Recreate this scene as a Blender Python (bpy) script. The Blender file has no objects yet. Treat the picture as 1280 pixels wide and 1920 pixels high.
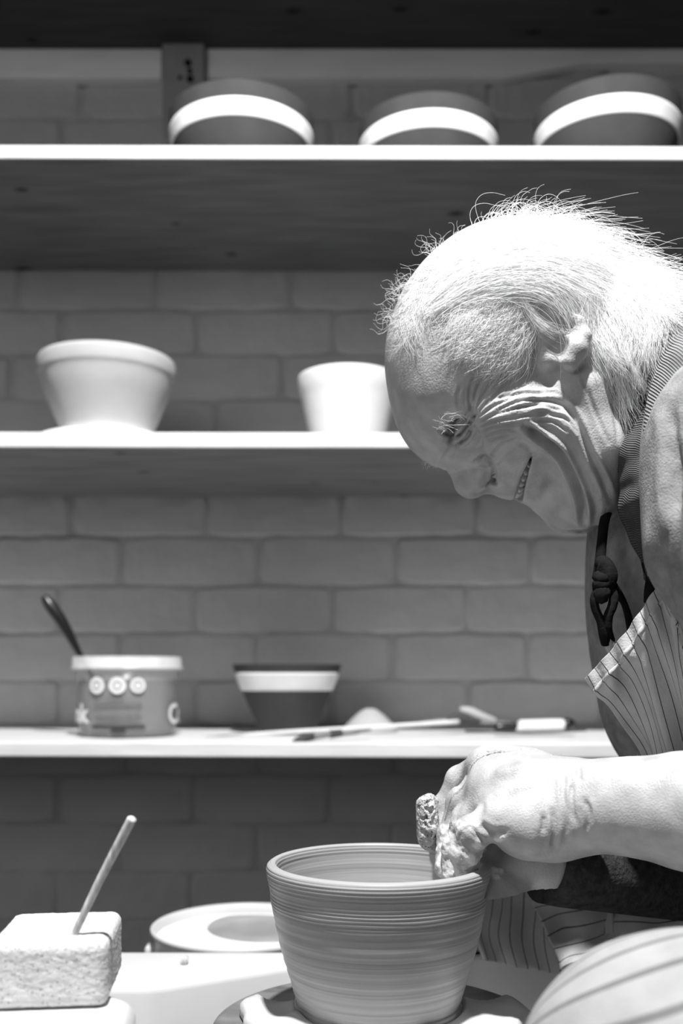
import bpy, bmesh, math, random
import numpy as np
from mathutils import Vector, Matrix
random.seed(7)
rng = np.random.default_rng(11)
C = bpy.context.scene.collection
SC = bpy.context.scene

# ------------------------------------------------------------------ camera, world, lights, exposure
FPX = 1866.67            # focal length in pixels of a 1280x1920 frame (35 mm lens, upright full frame)
CZ = 0.85                # height of the lens above the floor
HOR = 1266.0             # picture row of eye level
cam_d = bpy.data.cameras.new('camera'); cam = bpy.data.objects.new('camera', cam_d); C.objects.link(cam)
cam.location = (0, 0, CZ); cam.rotation_euler = (math.radians(90), 0, 0)
cam_d.sensor_fit = 'VERTICAL'; cam_d.sensor_height = 36; cam_d.sensor_width = 24; cam_d.lens = 35
cam_d.shift_y = (HOR - 960) / 1920
cam_d.clip_start = 0.02
cam_d.dof.use_dof = True; cam_d.dof.focus_distance = 0.69; cam_d.dof.aperture_fstop = 4.6
SC.camera = cam
SC.view_settings.view_transform = 'Standard'; SC.view_settings.look = 'None'
SC.view_settings.gamma = 1; SC.view_settings.use_curve_mapping = False
SC.view_settings.exposure = 0.0
w = bpy.data.worlds.new('room_light'); SC.world = w; w.use_nodes = True
w.node_tree.nodes['Background'].inputs[0].default_value = (1, 1, 1, 1)
w.node_tree.nodes['Background'].inputs[1].default_value = 0.02

def lamp(kind, name, loc, target, power, size, **kw):
    d = bpy.data.lights.new(name, kind); o = bpy.data.objects.new(name, d); C.objects.link(o)
    o.location = loc
    o.rotation_euler = (Vector(target) - Vector(loc)).to_track_quat('-Z', 'Y').to_euler()
    d.energy = power
    if kind == 'AREA': d.shape = 'RECTANGLE'; d.size, d.size_y = size
    else: d.shadow_soft_size = size
    for k, v in kw.items(): setattr(d, k, v)
    return o
lamp('SPOT', 'ceiling_spot', (0.03, 0.23, CZ + 1.50), (0.03, 0.95, CZ), 235, 0.035, spot_size=math.radians(85), spot_blend=0.6)
lamp('AREA', 'fill_light', (-1.55, -1.2, CZ + 0.75), (0.1, 1.3, CZ + .25), 13, (1.3, 1.1))  # added soft fill for the walls and front faces; no window is there

def P(px, py, d):
    return Vector(((px - 640) * d / FPX, d, CZ - (py - HOR) * d / FPX))
def Pn(px, py, d):
    return np.array([(px - 640) * d / FPX, d, CZ - (py - HOR) * d / FPX])

# ------------------------------------------------------------------ materials (greys: the place is seen in black and white)
def g3(v): return (v, v, v, 1)
def material(name, grey, rough=0.6, var=0.0, scale=20, stretch=(1, 1, 1), bump=0.0, bscale=None, spec=0.35, dist=0.002, detail=5, speck=0.0, sscale=60):
    m = bpy.data.materials.new(name); m.use_nodes = True
    nt = m.node_tree; b = nt.nodes['Principled BSDF']
    b.inputs['Base Color'].default_value = g3(grey); b.inputs['Roughness'].default_value = rough
    b.inputs['Specular IOR Level'].default_value = spec
    tc = nt.nodes.new('ShaderNodeTexCoord'); mp = nt.nodes.new('ShaderNodeMapping')
    mp.inputs['Scale'].default_value = stretch
    nt.links.new(tc.outputs['Object'], mp.inputs['Vector'])
    m['map'] = mp.name
    col = None
    if var > 0:
        n = nt.nodes.new('ShaderNodeTexNoise'); n.inputs['Scale'].default_value = scale; n.inputs['Detail'].default_value = detail
        nt.links.new(mp.outputs[0], n.inputs['Vector'])
        r = nt.nodes.new('ShaderNodeValToRGB')
        r.color_ramp.elements[0].position = 0.3; r.color_ramp.elements[1].position = 0.7
        r.color_ramp.elements[0].color = g3(max(0, grey * (1 - var))); r.color_ramp.elements[1].color = g3(min(1, grey * (1 + var)))
        nt.links.new(n.outputs[0], r.inputs[0]); col = r.outputs[0]
    if speck > 0:
        v = nt.nodes.new('ShaderNodeTexVoronoi'); v.inputs['Scale'].default_value = sscale
        nt.links.new(mp.outputs[0], v.inputs['Vector'])
        r = nt.nodes.new('ShaderNodeValToRGB')
        r.color_ramp.elements[0].position = 0.12; r.color_ramp.elements[1].position = 0.34
        r.color_ramp.elements[0].color = g3(1 - speck); r.color_ramp.elements[1].color = g3(1)
        nt.links.new(v.outputs['Distance'], r.inputs[0])
        mx = nt.nodes.new('ShaderNodeMix'); mx.data_type = 'RGBA'; mx.blend_type = 'MULTIPLY'; mx.inputs[0].default_value = 1
        if col: nt.links.new(col, mx.inputs[6])
        else: mx.inputs[6].default_value = g3(grey)
        nt.links.new(r.outputs[0], mx.inputs[7]); col = mx.outputs[2]
    if col: nt.links.new(col, b.inputs['Base Color'])
    if bump > 0:
        n = nt.nodes.new('ShaderNodeTexNoise'); n.inputs['Scale'].default_value = bscale or scale; n.inputs['Detail'].default_value = 6
        nt.links.new(mp.outputs[0], n.inputs['Vector'])
        bp = nt.nodes.new('ShaderNodeBump'); bp.inputs['Strength'].default_value = bump; bp.inputs['Distance'].default_value = dist
        nt.links.new(n.outputs[0], bp.inputs['Height']); nt.links.new(bp.outputs[0], b.inputs['Normal'])
    return m
def parts_of(m):
    nt = m.node_tree; return nt, nt.nodes['Principled BSDF']
def mathn(nt, op, a, b=None, clamp=False):
    n = nt.nodes.new('ShaderNodeMath'); n.operation = op; n.use_clamp = clamp
    for i, x in enumerate((a, b)):
        if x is None: continue
        if isinstance(x, (int, float)): n.inputs[i].default_value = x
        else: nt.links.new(x, n.inputs[i])
    return n.outputs[0]
def mul_color(m, fac_socket, dark):
    """multiply the base colour by `dark` where the factor is 1"""
    nt, b = parts_of(m)
    mx = nt.nodes.new('ShaderNodeMix'); mx.data_type = 'RGBA'; mx.blend_type = 'MULTIPLY'
    nt.links.new(fac_socket, mx.inputs[0])
    inp = b.inputs['Base Color']
    if inp.links: nt.links.new(inp.links[0].from_socket, mx.inputs[6])
    else: mx.inputs[6].default_value = inp.default_value
    mx.inputs[7].default_value = g3(dark)
    nt.links.new(mx.outputs[2], inp)

M = {}
M['paint'] = material('wall_paint', 0.50, 0.6, 0.12, 7, bump=0.8, bscale=22, dist=0.008)
M['mortar'] = material('painted_mortar', 0.43, 0.8, 0.12, 30, bump=0.4, bscale=80)
M['rail'] = material('bracket_grey', 0.34, 0.55, 0.1, 20)
M['hole'] = material('dark_hole', 0.01, 0.9)
def wood(name, grey, var=0.22, knots=()):
    m = material(name, grey, 0.7, var, 7, stretch=(1.2, 9, 9), bump=0.15, bscale=20, detail=8)
    nt, b = parts_of(m); tc = nt.nodes.new('ShaderNodeTexCoord')
    fac = None
    for (x, y, r) in knots:
        v = nt.nodes.new('ShaderNodeVectorMath'); v.operation = 'SUBTRACT'; v.inputs[1].default_value = (x, y, 0)
        nt.links.new(tc.outputs['Object'], v.inputs[0])
        s = nt.nodes.new('ShaderNodeVectorMath'); s.operation = 'MULTIPLY'; s.inputs[1].default_value = (0.62, 1.0, 0)
        nt.links.new(v.outputs[0], s.inputs[0])
        l = nt.nodes.new('ShaderNodeVectorMath'); l.operation = 'LENGTH'; nt.links.new(s.outputs[0], l.inputs[0])
        f = mathn(nt, 'SUBTRACT', 1.35, mathn(nt, 'MULTIPLY', l.outputs['Value'], 1.0 / r), True)
        fac = f if fac is None else mathn(nt, 'MAXIMUM', fac, f)
    if fac is not None: mul_color(m, fac, 0.12)
    return m
M['wood_edge'] = material('pale_board_edge', 0.74, 0.6, 0.10, 9, stretch=(1, 8, 8), bump=0.2, bscale=30)
M['dark_glaze'] = material('dark_clay_slip', 0.048, 0.85, 0.12, 30, bump=0.15, bscale=90)
M['white_band'] = material('white_slip_band', 0.80, 0.7, 0.05, 30, bump=0.1, bscale=90)
M['bisque'] = material('pale_bisque_clay', 0.46, 0.8, 0.05, 25, bump=0.15, bscale=80)
M['bisque_white'] = material('white_bisque_clay', 0.78, 0.8, 0.03, 25, bump=0.12, bscale=80)
M['plaster'] = material('plaster_bat', 0.82, 0.85, 0.08, 25, bump=0.2, bscale=60)
M['plastic_white'] = material('white_plastic_pan', 0.68, 0.32, 0.04, 9, spec=0.5, bump=0.04, bscale=20)
M['metal'] = material('wheel_metal', 0.18, 0.32, 0.5, 14, stretch=(1, 4, 1), spec=0.8)
M['sponge'] = material('sponge_foam', 0.68, 0.95, 0.06, 60, bump=0.7, bscale=330, dist=0.0015, speck=0.40, sscale=330, spec=0.1)
M['sponge_hand'] = material('wet_sponge_foam', 0.58, 0.8, 0.25, 160, bump=1.0, bscale=330, dist=0.004, speck=0.75, sscale=330, spec=0.3)
M['stick'] = material('wooden_stick', 0.60, 0.8, 0.35, 60, stretch=(6, 6, 1), bump=0.4, bscale=120)
M['black'] = material('black_plastic', 0.012, 0.3, spec=0.6)
M['grey_tool'] = material('grey_tool', 0.25, 0.5, 0.2, 60)
M['white_tool'] = material('white_roll', 0.78, 0.7, 0.05, 60)
M['brush_dark'] = material('brush_bristle', 0.06, 0.8, 0.3, 90)
M['cord'] = material('dark_cloth_strap', 0.012, 0.95, 0.3, 120, bump=0.5, bscale=260, spec=0.08)
M['hair'] = material('white_hair', 0.97, 0.5, spec=0.3)
nt_ = M['hair'].node_tree; tr_ = nt_.nodes.new('ShaderNodeBsdfTranslucent'); tr_.inputs[0].default_value = g3(.97); mx_ = nt_.nodes.new('ShaderNodeMixShader'); mx_.inputs[0].default_value = .4
nt_.links.new(nt_.nodes['Principled BSDF'].outputs[0], mx_.inputs[1]); nt_.links.new(tr_.outputs[0], mx_.inputs[2]); nt_.links.new(mx_.outputs[0], nt_.nodes['Material Output'].inputs[0])
M['brow_hair'] = material('pale_eyebrow_hair', 0.9, 0.5, spec=0.4)
M['arm_hair'] = material('fine_arm_hair', 0.45, 0.6)
M['tooth'] = material('tooth_enamel', 0.62, 0.25, 0.1, 80, spec=0.6)
M['mouth'] = material('mouth_inside', 0.03, 0.5)
M['trouser'] = material('trouser_cloth', 0.10, 0.9, 0.15, 50, bump=0.3, bscale=200)
M['shoe'] = material('shoe_leather', 0.05, 0.6)
M['floor'] = material('floor_concrete', 0.10, 0.8, 0.2, 6, bump=0.2, bscale=20)
M['stool'] = material('stool_wood', 0.25, 0.6, 0.2, 10, stretch=(1, 6, 6))
M['clear'] = None

# wet throwing clay with fine horizontal rings
def thrown(name, grey):
    m = material(name, grey, 0.38, 0.05, 12, spec=0.5)
    nt, b = parts_of(m); tc = nt.nodes.new('ShaderNodeTexCoord')
    mp = nt.nodes.new('ShaderNodeMapping'); mp.inputs['Scale'].default_value = (6, 6, 520)
    nt.links.new(tc.outputs['Object'], mp.inputs[0])
    n = nt.nodes.new('ShaderNodeTexNoise'); n.inputs['Scale'].default_value = 1.0; n.inputs['Detail'].default_value = 5
    nt.links.new(mp.outputs[0], n.inputs['Vector'])
    bp = nt.nodes.new('ShaderNodeBump'); bp.inputs['Strength'].default_value = 0.35; bp.inputs['Distance'].default_value = 0.0010
    nt.links.new(n.outputs[0], bp.inputs['Height']); nt.links.new(bp.outputs[0], b.inputs['Normal'])
    f = mathn(nt, 'MULTIPLY', mathn(nt, 'SUBTRACT', n.outputs[0], 0.45, True), 2.0, True)
    mul_color(m, f, 0.78)
    return m
M['clay_wet'] = thrown('wet_thrown_clay', 0.40)
M['slurry'] = material('wet_clay_slurry', 0.72, 0.35, 0.08, 30, bump=0.25, bscale=60, spec=0.5)

def skin_mat():
    m = material('weathered_skin', 0.47, 0.45, 0.20, 60, bump=0.45, bscale=700, dist=0.0010, spec=0.45)
    nt, b = parts_of(m)
    at = nt.nodes.new('ShaderNodeAttribute'); at.attribute_name = 'clay'
    mx = nt.nodes.new('ShaderNodeMix'); mx.data_type = 'RGBA'
    nt.links.new(at.outputs['Fac'], mx.inputs[0]); nt.links.new(b.inputs['Base Color'].links[0].from_socket, mx.inputs[6])
    mx.inputs[7].default_value = g3(0.78); nt.links.new(mx.outputs[2], b.inputs['Base Color'])
    b.inputs['Subsurface Weight'].default_value = 0.12; b.inputs['Subsurface Scale'].default_value = 0.004
    b.inputs['Subsurface Radius'].default_value = (1, 1, 1)
    return m
M['skin'] = skin_mat()

def striped_cloth(name, grey, n_lines, line=0.05, dark=0.12, wob=0.0):
    m = material(name, grey, 0.9, 0.10, 60, bump=0.5, bscale=700, dist=0.001, spec=0.1)
    nt, b = parts_of(m); uv = nt.nodes.new('ShaderNodeUVMap')
    sp = nt.nodes.new('ShaderNodeSeparateXYZ'); nt.links.new(uv.outputs[0], sp.inputs[0])
    fr = mathn(nt, 'FRACT', mathn(nt, 'MULTIPLY', sp.outputs[0], n_lines))
    d = mathn(nt, 'ABSOLUTE', mathn(nt, 'SUBTRACT', fr, 0.5))
    f = mathn(nt, 'MULTIPLY', mathn(nt, 'SUBTRACT', line, d), 1.0 / (line * 0.35), True)
    mul_color(m, f, dark)
    return m
M['apron'] = striped_cloth('ticking_cloth', 0.50, 1.0)
M['apron_pale'] = striped_cloth('pale_ticking_cloth', 0.38, 1.0, line=0.10, dark=0.45)

def knit(name, grey, su, sv, herring=False, strength=0.8):
    m = material(name, grey, 0.95, 0.22, 90, spec=0.05)
    nt, b = parts_of(m); uv = nt.nodes.new('ShaderNodeUVMap')
    sp = nt.nodes.new('ShaderNodeSeparateXYZ'); nt.links.new(uv.outputs[0], sp.inputs[0])
    u, v = sp.outputs[0], sp.outputs[1]
    if herring:
        z = mathn(nt, 'PINGPONG', mathn(nt, 'MULTIPLY', u, su), 1.0)
        ph = mathn(nt, 'ADD', mathn(nt, 'MULTIPLY', v, sv), mathn(nt, 'MULTIPLY', z, 5.0))
    else:
        ph = mathn(nt, 'MULTIPLY', v, sv)
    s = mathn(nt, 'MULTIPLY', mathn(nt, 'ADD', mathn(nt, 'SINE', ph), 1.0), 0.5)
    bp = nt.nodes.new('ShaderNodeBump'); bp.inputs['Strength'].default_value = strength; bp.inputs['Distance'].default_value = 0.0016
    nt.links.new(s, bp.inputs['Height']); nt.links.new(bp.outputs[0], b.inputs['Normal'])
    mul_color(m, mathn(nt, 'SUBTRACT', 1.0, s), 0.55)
    return m
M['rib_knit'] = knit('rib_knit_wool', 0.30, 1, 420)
M['herring'] = knit('herringbone_tape', 0.13, 6, 560, True)
M['sweater'] = material('fleece_wool', 0.25, 0.95, 0.22, 90, bump=0.6, bscale=600, dist=0.0015, spec=0.05)

M['shade_wool'] = material('sleeve_shade_wool', 0.05, 0.95, 0.35, 150, bump=0.9, bscale=300, dist=0.002, spec=0.05)  # near-black: shade of the far forearm put into the colour
def clear_mat():
    m = bpy.data.materials.new('cloudy_clear_plastic'); m.use_nodes = True
    b = m.node_tree.nodes['Principled BSDF']
    b.inputs['Base Color'].default_value = g3(0.45); b.inputs['Roughness'].default_value = 0.22
    b.inputs['Alpha'].default_value = 0.34; b.inputs['Specular IOR Level'].default_value = 0.7
    return m
M['clear'] = clear_mat()
M['lid'] = material('lid_plastic', 0.80, 0.3, 0.12, 40, spec=0.6); M['lid'].node_tree.nodes['Principled BSDF'].inputs['Alpha'].default_value = .6
M['print_white'] = material('white_print', 0.85, 0.6)
M['print_dark'] = material('dark_print', 0.04, 0.6)
M['tub_fill'] = material('grey_contents', 0.13, 0.6, 0.3, 40)

# ------------------------------------------------------------------ mesh helpers
def link(name, me, m, parent=None, smooth=True, loc=None):
    o = bpy.data.objects.new(name, me); C.objects.link(o)
    if m is not None and len(me.materials) == 0: me.materials.append(m)
    if smooth and hasattr(me, 'shade_smooth'): me.shade_smooth()
    if loc is not None: o.location = loc
    if parent is not None: o.parent = parent
    return o
def tag(o, label, cat, group=None, kind=None):
    o['label'] = label; o['category'] = cat
    if group: o['group'] = group
    if kind: o['kind'] = kind
    return o
def empty(name, loc, label, cat, group=None):
    o = bpy.data.objects.new(name, None); C.objects.link(o); o.location = loc; o.empty_display_size = 0.02
    return tag(o, label, cat, group)
def local(parent, v):
    return Vector(v) - parent.location
def mesh_from(verts, faces, name='m'):
    me = bpy.data.meshes.new(name); me.from_pydata([tuple(v) for v in verts], [], faces); me.update(); return me
def bm_mesh(bm, name='m'):
    me = bpy.data.meshes.new(name); bmesh.ops.recalc_face_normals(bm, faces=bm.faces); bm.to_mesh(me); bm.free(); return me
def box_bm(sx, sy, sz, bev=0.0, seg=2, loc=(0, 0, 0), bm=None):
    b2 = bmesh.new(); bmesh.ops.create_cube(b2, size=1)
    bmesh.ops.scale(b2, vec=(sx, sy, sz), verts=b2.verts)
    if bev > 0: bmesh.ops.bevel(b2, geom=list(b2.edges), offset=bev, segments=seg, profile=0.5, affect='EDGES')
    bmesh.ops.translate(b2, vec=loc, verts=b2.verts)
    if bm is None: return b2
    t = bpy.data.meshes.new('t'); b2.to_mesh(t); b2.free(); bm.from_mesh(t); bpy.data.meshes.remove(t); return bm
def lathe(profile, seg=96, wob=None):
    """profile: (r, z) pairs; r=0 ends close"""
    vs, fs, rings = [], [], []
    for (r, z) in profile:
        if r < 1e-6: vs.append((0, 0, z)); rings.append([len(vs) - 1])
        else:
            ids = []
            for i in range(seg):
                a = 2 * math.pi * i / seg; rr, zz = r, z
                if wob: rr, zz = wob(a, r, z)
                vs.append((rr * math.cos(a), rr * math.sin(a), zz)); ids.append(len(vs) - 1)
            rings.append(ids)
    for A, B in zip(rings, rings[1:]):
        if len(A) == 1 and len(B) == 1: continue
        for i in range(seg):
            j = (i + 1) % seg
            if len(A) == 1: fs.append((A[0], B[i], B[j]))
            elif len(B) == 1: fs.append((A[i], B[0], A[j]))
            else: fs.append((A[i], B[i], B[j], A[j]))
    me = mesh_from(vs, fs); bm = bmesh.new(); bm.from_mesh(me); bmesh.ops.recalc_face_normals(bm, faces=bm.faces); bm.to_mesh(me); bm.free()
    return me
def crs(pts, n):
    """Catmull-Rom resample of a list of vectors to n points per span"""
    pts = [np.array(p, float) for p in pts]
    p = [2 * pts[0] - pts[1]] + pts + [2 * pts[-1] - pts[-2]]
    out = []
    for i in range(1, len(p) - 2):
        for k in range(n):
            t = k / n
            out.append(0.5 * ((2 * p[i]) + (-p[i - 1] + p[i + 1]) * t + (2 * p[i - 1] - 5 * p[i] + 4 * p[i + 1] - p[i + 2]) * t * t + (-p[i - 1] + 3 * p[i] - 3 * p[i + 1] + p[i + 2]) * t ** 3))
    out.append(p[-2]); return out
def tube(pts, radii, sides=12, n=6, flat=1.0, cap=True):
    """smooth tapering tube through pts"""
    arr = crs([list(p) + [r] for p, r in zip(pts, radii)], n)
    vs, fs = [], []
    up = Vector((0, 0, 1)); prev = None
    for i, a in enumerate(arr):
        q = Vector(a[:3]); t = Vector(arr[min(i + 1, len(arr) - 1)][:3]) - Vector(arr[max(i - 1, 0)][:3]); t.normalize()
        if prev is None:
            prev = t.cross(up) if abs(t.dot(up)) < 0.95 else t.cross(Vector((0, 1, 0)))
        u = (prev - t * prev.dot(t)).normalized(); v = t.cross(u); prev = u
        for k in range(sides):
            an = 2 * math.pi * k / sides
            vs.append(q + (u * math.cos(an) + v * math.sin(an) * flat) * a[3])
    L = len(arr)
    for i in range(L - 1):
        for k in range(sides):
            j = (k + 1) % sides
            fs.append((i * sides + k, i * sides + j, (i + 1) * sides + j, (i + 1) * sides + k))
    if cap: fs.append(tuple(range(sides))[::-1]); fs.append(tuple((L - 1) * sides + k for k in range(sides)))
    return mesh_from(vs, fs)
def patch(ctrl, nu=14, nv=14, disp=None, thick=0.0015, uscale=1.0, vscale=1.0):
    """sheet through a grid of (px, py, depth) control points; disp(u, v, point, normal) adds folds. u runs along a row."""
    rows = [crs([Pn(*c) for c in r], nu) for r in ctrl]
    cols = [crs([rows[r][k] for r in range(len(rows))], nv) for k in range(len(rows[0]))]
    W, Hh = len(cols), len(cols[0])
    G = np.array(cols)                                  # W x H x 3
    if disp is not None:
        du = np.gradient(G, axis=0); dv = np.gradient(G, axis=1)
        nn = np.cross(du, dv); nn /= np.linalg.norm(nn, axis=2, keepdims=True) + 1e-12
        if nn[..., 1].mean() > 0: nn = -nn              # towards the viewer's side
        U, V = np.meshgrid(np.linspace(0, 1, W), np.linspace(0, 1, Hh), indexing='ij')
        G = G + nn * disp(U, V)[..., None]
    vs = G.reshape(-1, 3); fs = []
    for i in range(W - 1):
        for j in range(Hh - 1):
            a = i * Hh + j; fs.append((a, a + 1, a + Hh + 1, a + Hh))
    me = mesh_from(vs, fs)
    uvl = me.uv_layers.new(name='UVMap')
    U = (np.arange(W)[:, None] / (W - 1) * uscale + np.zeros((1, Hh))).reshape(-1)
    V = (np.arange(Hh)[None, :] / (Hh - 1) * vscale + np.zeros((W, 1))).reshape(-1)
    li = np.zeros(len(me.loops), int); me.loops.foreach_get('vertex_index', li)
    uvl.data.foreach_set('uv', np.stack([U[li], V[li]], 1).reshape(-1))
    return me
def solid(o, t):
    md = o.modifiers.new('thickness', 'SOLIDIFY'); md.thickness = t; md.offset = 0
    return o
def strands(name, pts, r0, r1, m, parent):
    """pts: N x K x 3 array -> one hair curves object"""
    N, K, _ = pts.shape
    if parent is not None: pts = pts - np.array(parent.location)
    cu = bpy.data.hair_curves.new(name); cu.add_curves([K] * N)
    cu.attributes['position'].data.foreach_set('vector', pts.astype(np.float32).reshape(-1))
    ra = cu.attributes.get('radius') or cu.attributes.new('radius', 'FLOAT', 'POINT')
    rr = np.broadcast_to(np.linspace(r0, r1, K)[None, :], (N, K)).astype(np.float32)
    ra.data.foreach_set('value', np.ascontiguousarray(rr).reshape(-1))
    cu.materials.append(m)
    o = bpy.data.objects.new(name, cu); C.objects.link(o)
    if parent is not None: o.parent = parent
    return o

# ------------------------------------------------------------------ implicit-surface modelling (smooth unions, then surface nets)
class Field:
    def __init__(s, lo, hi, h, mirror=None):
        s.h = h; s.mirror = mirror                     # mirror: y of the symmetry plane; the field then only holds y <= mirror
        s.lo = np.array(lo, float); hi = np.array(hi, float)
        if mirror is not None:
            n = int(round((mirror - s.lo[1]) / h)); s.lo[1] = mirror - n * h; hi[1] = mirror
        s.n = np.ceil((hi - s.lo) / h).astype(int) + 1
        if mirror is not None: s.n[1] = n + 1
        s.ax = [s.lo[i] + h * np.arange(s.n[i]) for i in range(3)]
        s.F = np.full(s.n, 0.05, np.float32)
    def _op(s, f, bb, k, mode):
        lo, hi = bb; pad = k + 3 * s.h if mode != 'sub' else k + 2 * s.h
        sl = []
        for i in range(3):
            a = int(max(0, math.floor((lo[i] - pad - s.lo[i]) / s.h))); b = int(min(s.n[i], math.ceil((hi[i] + pad - s.lo[i]) / s.h) + 1))
            if b <= a: return
            sl.append(slice(a, b))
        sl = tuple(sl)
        X = s.ax[0][sl[0]].astype(np.float32)[:, None, None]; Y = s.ax[1][sl[1]].astype(np.float32)[None, :, None]; Z = s.ax[2][sl[2]].astype(np.float32)[None, None, :]
        d = f(X, Y, Z); A = s.F[sl]
        if mode == 'add':
            hh = np.maximum(k - np.abs(A - d), 0) / max(k, 1e-6); s.F[sl] = np.minimum(A, d) - hh * hh * k * 0.25
        else:
            d = -d; hh = np.maximum(k - np.abs(A - d), 0) / max(k, 1e-6); s.F[sl] = np.maximum(A, d) + hh * hh * k * 0.25
    def cone(s, a, b, ra, rb, k=0.006, mode='add'):
        a = np.array(a, np.float32); b = np.array(b, np.float32); ab = b - a; L = float(ab @ ab) + 1e-12
        def f(X, Y, Z):
            t = np.clip(((X - a[0]) * ab[0] + (Y - a[1]) * ab[1] + (Z - a[2]) * ab[2]) / L, 0, 1)
            return np.sqrt((X - a[0] - t * ab[0]) ** 2 + (Y - a[1] - t * ab[1]) ** 2 + (Z - a[2] - t * ab[2]) ** 2) - (ra + (rb - ra) * t)
        r = max(ra, rb); s._op(f, (np.minimum(a, b) - r, np.maximum(a, b) + r), k, mode)
    def chain(s, pts, rs, k=0.006, mode='add', k0=None):
        for i in range(len(pts) - 1): s.cone(pts[i], pts[i + 1], rs[i], rs[i + 1], (k0 if (i == 0 and k0 is not None) else k), mode)
    def ball(s, c, r, k=0.006, mode='add'): s.ell(c, (r, r, r), np.eye(3), k, mode)
    def ell(s, c, rad, R=np.eye(3), k=0.006, mode='add'):
        c = np.array(c, np.float32); R = np.array(R, np.float32)      # rows of R: the axes
        def f(X, Y, Z):
            q = [(R[i, 0] * (X - c[0]) + R[i, 1] * (Y - c[1]) + R[i, 2] * (Z - c[2])) / rad[i] for i in range(3)]
            k0 = np.sqrt(q[0] ** 2 + q[1] ** 2 + q[2] ** 2) + 1e-6
            k1 = np.sqrt((q[0] / rad[0]) ** 2 + (q[1] / rad[1]) ** 2 + (q[2] / rad[2]) ** 2) + 1e-6
            return k0 * (k0 - 1) / k1
        r = np.sqrt(sum((R[i] * rad[i]) ** 2 for i in range(3))); s._op(f, (c - r, c + r), k, mode)
    def mesh(s):
        F = s.F; lo = s.lo.copy()
        if s.mirror is not None:
            F = np.concatenate([F, F[:, -2::-1, :]], axis=1)
        ins = F < 0
        nx, ny, nz = F.shape
        cnt = np.zeros((nx - 1, ny - 1, nz - 1), np.uint8)
        for dx in (0, 1):
            for dy in (0, 1):
                for dz in (0, 1):
                    cnt += ins[dx:nx - 1 + dx, dy:ny - 1 + dy, dz:nz - 1 + dz]
        act = (cnt > 0) & (cnt < 8)
        ii, jj, kk = np.nonzero(act)
        idx = np.full(act.shape, -1, np.int32); idx[ii, jj, kk] = np.arange(len(ii))
        acc = np.zeros((len(ii), 3), np.float64); num = np.zeros(len(ii))
        corners = [(a, b, c) for a in (0, 1) for b in (0, 1) for c in (0, 1)]
        for (a, b, c) in corners:
            for ax in range(3):
                if (a, b, c)[ax] == 1: continue
                e = [a, b, c]; e[ax] = 1
                v0 = F[ii + a, jj + b, kk + c]; v1 = F[ii + e[0], jj + e[1], kk + e[2]]
                mk = (v0 < 0) != (v1 < 0)
                t = np.where(mk, v0 / np.where(mk, v0 - v1, 1), 0)
                p = np.stack([np.full(len(ii), float(a)), np.full(len(ii), float(b)), np.full(len(ii), float(c))], 1); p[:, ax] += t
                acc += p * mk[:, None]; num += mk
        V = (np.stack([ii, jj, kk], 1) + acc / num[:, None]) * s.h + lo
        faces = []
        for ax in range(3):
            sl0 = [slice(None)] * 3; sl1 = [slice(None)] * 3; sl0[ax] = slice(0, -1); sl1[ax] = slice(1, None)
            A = ins[tuple(sl0)]; B = ins[tuple(sl1)]
            e = A != B
            o1, o2 = [(1, 2), (2, 0), (0, 1)][ax]
            x = np.stack(np.nonzero(e), 1)
            ok = (x[:, o1] > 0) & (x[:, o2] > 0) & (x[:, o1] < F.shape[o1] - 1) & (x[:, o2] < F.shape[o2] - 1)
            x = x[ok]; av = A[tuple(x.T)]
            def g(d1, d2):
                y = x.copy(); y[:, o1] -= d1; y[:, o2] -= d2; return idx[tuple(y.T)]
            q = np.stack([g(1, 1), g(0, 1), g(0, 0), g(1, 0)], 1)
            q[~av] = q[~av][:, ::-1]
            faces.append(q)
        Q = np.concatenate(faces); Q = Q[(Q >= 0).all(1)]
        return V, Q
def np_mesh(V, Q, name='m'):
    me = bpy.data.meshes.new(name)
    me.vertices.add(len(V)); me.vertices.foreach_set('co', V.astype(np.float32).reshape(-1))
    me.loops.add(Q.size); me.loops.foreach_set('vertex_index', Q.astype(np.int32).reshape(-1))
    me.polygons.add(len(Q)); me.polygons.foreach_set('loop_start', (np.arange(len(Q)) * 4).astype(np.int32))
    me.update(calc_edges=True); me.validate(); return me
def normals(V, Q):
    a = V[Q[:, 2]] - V[Q[:, 0]]; b = V[Q[:, 3]] - V[Q[:, 1]]; fn = np.cross(a, b)
    N = np.zeros_like(V)
    for k in range(4): np.add.at(N, Q[:, k], fn)
    return N / (np.linalg.norm(N, axis=1, keepdims=True) + 1e-12)
def seen(V, ym=None):
    """picture position of points (mirrored to the near side when ym is given)"""
    y = V[:, 1] if ym is None else ym - np.abs(V[:, 1] - ym)
    return np.stack([640 + V[:, 0] / y * FPX, HOR - (V[:, 2] - CZ) / y * FPX], 1)
def dist_line(p, line):
    best = np.full(len(p), 1e9); par = np.zeros(len(p)); n = len(line) - 1
    for i in range(n):
        a = np.array(line[i], float); b = np.array(line[i + 1], float); ab = b - a
        t = np.clip(((p - a) @ ab) / (ab @ ab + 1e-9), 0, 1)
        d = np.linalg.norm(p - (a + t[:, None] * ab), axis=1)
        m = d < best; best[m] = d[m]; par[m] = (i + t[m]) / n
    return best, par
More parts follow.
